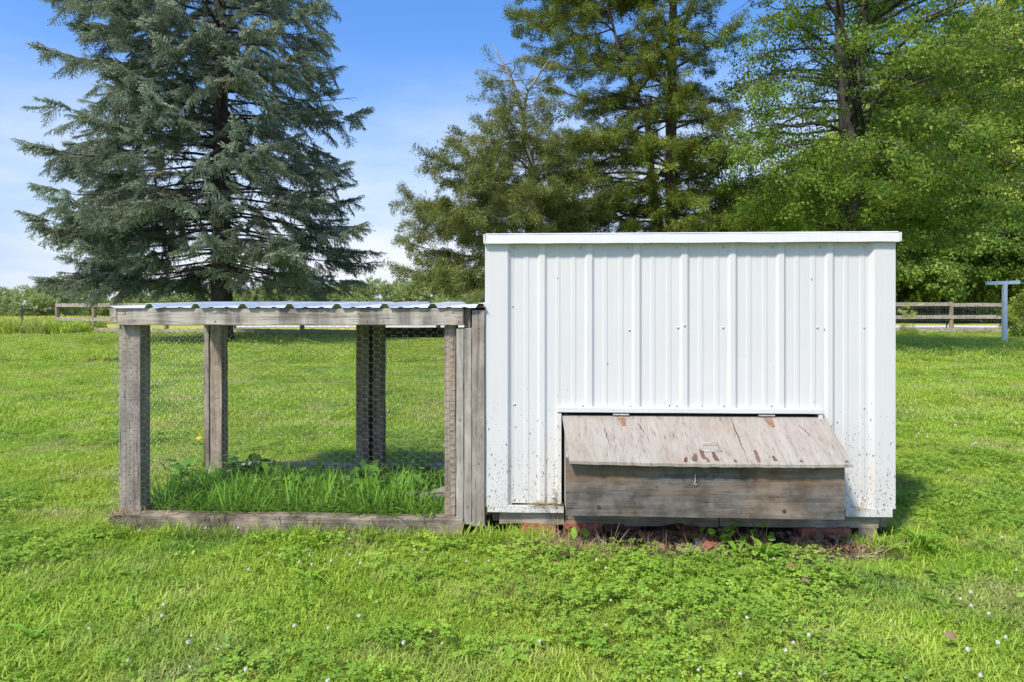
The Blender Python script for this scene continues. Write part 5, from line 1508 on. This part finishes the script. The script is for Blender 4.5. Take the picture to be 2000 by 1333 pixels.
# yellow dandelions
dm = MB()
for k in range(22):
    a = k * 2 * PI / 22; L_ = .016 * rf2.uniform(.7, 1); w = .0025
    d = Vector((math.cos(a), math.sin(a), rf2.uniform(.1, .7))); s = Vector((-math.sin(a), math.cos(a), 0)) * w
    dm.poly([Vector((0, 0, 0)) - s * .3, d * L_ - s, d * L_ + s, s * .3])
dme = dm.mesh('petals', M['yellow'])
for k, (px, py, lab) in enumerate(((388, 858, 'yellow dandelion flower beside the rear left post of the run'), (752, 783, 'yellow dandelion flower seen right of the dark post pair'), (801, 772, 'yellow dandelion flower in the middle of the rear run opening'),
                     (855, 686, 'yellow dandelion flower high in the rear run opening near the right post'), (683, 798, 'yellow dandelion flower just left of the dark post pair'), (40, 700, 'yellow dandelion flower on the lawn at the far left'))):
    hz_ = .09; Y = (CH - hz_) * F / (py - HY); p = at(px, py, Y); root = empty('dandelion_flower', p); s = 1.1 + .06 * Y; root.scale = (s, s, s); root.rotation_euler = (.5, 0, k)
    tag(root, lab, 'flower', 'dandelions on the lawn'); h = bpy.data.objects.new('petals', dme); COL.objects.link(h); h.parent = root
    h = bpy.data.objects.new('stem', stem_me); COL.objects.link(h); h.parent = root

def long_leaf(L, W_, lift, curl, rs, jag=.12):
    r = random.Random(rs); mb = MB(); n = 8; A, B, Cc = [], [], []
    for k in range(n + 1):
        t = k / n; x = L * t * (1 - .12 * t); z = L * (lift * t - curl * t * t); w = W_ * .5 * (math.sin(PI * min(1, t ** .8 * .97 + .03)) ** .75 + .1 * (1 - t)) * (1 + r.uniform(-jag, jag))
        if k == n: w = .0004
        A.append((x, -w, z + w * .35)); Cc.append((x, 0, z)); B.append((x, w, z + w * .35))
    b0 = len(mb.v); mb.v += A + Cc + B; m = n + 1
    for k in range(n): mb.f += [(k, k + 1, m + k + 1, m + k), (m + k, m + k + 1, 2 * m + k + 1, 2 * m + k)]
    mb.t = [r.random()] * len(mb.v)
    return mb
leafM = [long_leaf(.16, .022, .75, .6, k, .3).mesh('leaf', M['rosette'], True) for k in range(4)]
leafP = [long_leaf(.11, .045, .55, .5, 10 + k, .04).mesh('leaf', M['rosette'], True) for k in range(3)]
def rosette(px, py, n, scale, meshes, label, seed, spread=(0, 2 * PI), tilt=(-.2, .35), group='rosette weeds in the lawn'):
    r = random.Random(seed); Y = gd(py); p = at(px, py, Y); p.z = .004
    root = empty('rosette_weed', p); tag(root, label, 'weed', group)
    for k in range(n):
        o = bpy.data.objects.new('leaf', r.choice(meshes)); COL.objects.link(o); o.parent = root
        a = spread[0] + (spread[1] - spread[0]) * (k + r.uniform(-.3, .3)) / n; s = scale * r.uniform(.5, .92)
        o.scale = (s, s, s); o.rotation_euler = (r.uniform(-.3, .3), -r.uniform(*tilt), a)
for k, a in enumerate(((1490, 1098, 13, 1.15, leafM, 'big bright dandelion rosette at the dirt edge under the nest box right half'), (1443, 1088, 7, 1.0, leafM, 'thin-leaved rosette just left of the big bright dandelion rosette'),
        (1800, 1078, 15, 1.2, leafM, 'wide dandelion rosette right of the coop corner with a fluffy white seed head'), (1755, 1062, 8, .9, leafP, 'small broadleaf rosette against the right corner of the coop'),
        (785, 1256, 9, .9, leafM, 'open rosette with a white flower near the bottom centre-left'), (1040, 1262, 8, .8, leafP, 'broadleaf plantain rosette left of centre near the bottom'), (1160, 1270, 7, .9, leafP, 'low plantain rosette near the bottom below the nest box left end'),
        (1000, 1290, 8, 1.0, leafP, 'plantain rosette near the bottom middle of the lawn'), (1425, 1150, 6, .7, leafM, 'small yellowish rosette below the hook of the nest box'), (1380, 1140, 6, .6, leafP, 'tiny plantain rosette in the clover below the nest box'),
        (255, 1190, 7, .8, leafM, 'faint rosette at the left below the run corner'), (190, 1175, 6, .7, leafP, 'small rosette near the left edge below the run'), (70, 1250, 8, .9, leafM, 'tall-leaved rosette at the lower left corner'),
        (605, 1135, 7, .8, leafM, 'rosette among clover below the middle of the run'), (330, 1070, 6, .8, leafP, 'rosette in clover just below the left half of the sill'), (60, 1180, 7, .8, leafM, 'upright rosette at the left edge'),
        (1850, 1190, 7, .8, leafM, 'rosette in the lawn at the lower right'), (1700, 1300, 7, .8, leafM, 'rosette at the bottom right of the lawn'), (1560, 1310, 6, .8, leafP, 'plantain rosette at the bottom edge right of centre'), (880, 1130, 6, .7, leafM, 'rosette left of centre below the run sill'))):
    rosette(a[0], a[1], a[2], a[3] * (1.15 if k in (0, 1, 2) else 1.0), a[4], a[5], k, tilt=(-.1, .55) if k < 3 else (-.2, .35))
# round-leaved violet plant under the box
vm = MB(); P_ = []
for k in range(13):
    a = -PI + 2 * PI * k / 13; rr_ = .017 * (1 + .12 * math.cos(a)); P_.append(Vector((.017 + rr_ * math.cos(a) if abs(k) else .004, rr_ * math.sin(a), .003 * math.cos(2 * a))))
vm.poly(P_, .5); vme = vm.mesh('leaf', M['clover'])
for (cx_, cy_, n, lab, sd) in ((1408, 1046, 17, 'round-leaved green plant growing out of the shade below the nest box', 3), (1492, 1040, 6, 'small round-leaved seedling right of the larger one under the nest box', 4), (1128, 1060, 6, 'pale round-leaved sprout before the long red brick', 5)):
    r = random.Random(sd); v0 = -.13 if sd != 5 else -.10; base = wpt(lu(cx_, v0), v0, .005)
    root = empty('violet_plant', base, 0); tag(root, lab, 'plant')
    for k in range(n):
        o = bpy.data.objects.new('leaf', vme); COL.objects.link(o); o.parent = root
        x_, y_, z_ = r.uniform(-.11, .11) * (n / 17) ** .5, r.uniform(-.06, .03), r.uniform(.03, .11) * (.6 if sd == 5 else 1)
        o.location = (x_, y_, z_); o.rotation_euler = (r.uniform(.2, .9), r.uniform(-.4, .4), r.uniform(0, 6.28)); s = r.uniform(.8, 1.35); o.scale = (s, s, s)
        sm_ = MB(); sm_.tube([(x_ * .3, y_ * .3 + .02, 0), (x_ * .8, y_, z_ * .6), (x_, y_, z_)], .0012, 3); sm_.build('stalk', M['clover'], root)
# dead leaves: the larger ones are things, the litter is stuff
def dead_leaf_mesh(L, rs):
    r = random.Random(rs); mb = MB(); n = 7; A, Cc, B = [], [], []
    for k in range(n + 1):
        t = k / n; w = L * .24 * math.sin(PI * min(1, t * .96 + .04)) * (1 + .35 * (k % 2)) ; bend = L * .25 * math.sin(t * 2.6 + rs)
        A.append((L * (t - .5), -w, bend * .5 + w * r.uniform(.2, .7))); Cc.append((L * (t - .5), 0, bend * .5)); B.append((L * (t - .5), w, bend * .5 + w * r.uniform(.2, .7)))
    mb.v = A + Cc + B; m = n + 1
    for k in range(n): mb.f += [(k, k + 1, m + k + 1, m + k), (m + k, m + k + 1, 2 * m + k + 1, 2 * m + k)]
    mb.t = [r.random()] * len(mb.v); return mb
DLs = [dead_leaf_mesh(.075, k).mesh('dead_leaf', M['dead_leaf'], True) for k in range(5)]
rd = [(1570, 1137, 'bright rust-brown curled dead leaf on the lawn at the right'), (1418, 1248, 'narrow dark brown dead leaf in the lawn at the bottom right of centre'), (1860, 1165, 'small reddish dead leaf on the lawn at the right edge area'), (1872, 1212, 'dull brown dead leaf at the lower right of the lawn'),
      (1545, 1104, 'brown dead leaf half sunk in grass beside the big dandelion rosette'), (1856, 1244, 'pale bleached dead leaf lying flat at the lower right'), (1085, 1096, 'pale pinkish dead leaf below the left end of the nest box'), (1815, 1120, 'grey-brown flattened dead leaf below the wide dandelion rosette')]
for k, (px, py, lab) in enumerate(rd):
    p = at(px, py, (CH - .045) * F / (py - HY)); o = bpy.data.objects.new('dead_leaf', DLs[k % 5]); COL.objects.link(o); o.location = p
    o.rotation_euler = (.7, -.3 + (k % 3) * .3, 1.1 * k + .8); s = (.7, .6, .4, .5, .5, .6, .5, .7)[k]; o.scale = (s, s, s); tag(o, lab, 'leaf', 'dead leaves on the lawn')
rl = random.Random(21)
P_, Q_, S_, I_ = [], [], [], []
DSRC = []
for k in range(4):
    o = bpy.data.objects.new('litter_leaf', DLs[k]); DSRC.append(o)
for k in range(330):
    u = rl.uniform(.2, W - .1) if k % 3 else rl.uniform(lu(1180), lu(1660)); v = rl.uniform(-.205, .0)
    p = wpt(u, v, .012 + rl.random() * .02 * (1 if v > -.1 else .5)); P_.append(tuple(p)); Q_.append((rl.uniform(-.9, .9), rl.uniform(-.9, .9), rl.uniform(0, 6.28))); S_.append(rl.uniform(.4, .9)); I_.append(rl.randrange(4))
lt = scatter('leaf_litter', P_, Q_, S_, I_, DSRC); tag(lt, 'brown leaf litter drifted on the soil under the nest box', 'leaf litter')
# dug-up clods left of the run
mb = MB(); r = random.Random(4); cx = at(198, 708, gd(709))
for k in range(9):
    c = Vector((r.uniform(-.28, .28), r.uniform(-.15, .15), .01)); s = r.uniform(.03, .07)
    mb.tube([c + Vector((-s, 0, 0)), c + Vector((-s * .3, 0, s * .4)), c + Vector((s * .6, 0, s * .3)), c + Vector((s, 0, 0))], [s * .2, s * .55, s * .5, s * .15], 6)
o = mb.build('soil_clods', M['dirt']); o.location = (cx.x, cx.y, .03); tag(o, 'small heap of brown soil clods on the lawn left of the run', 'soil heap')
print('COUNTS', counts, len(near), len(mid), len(farg), len(cv_))
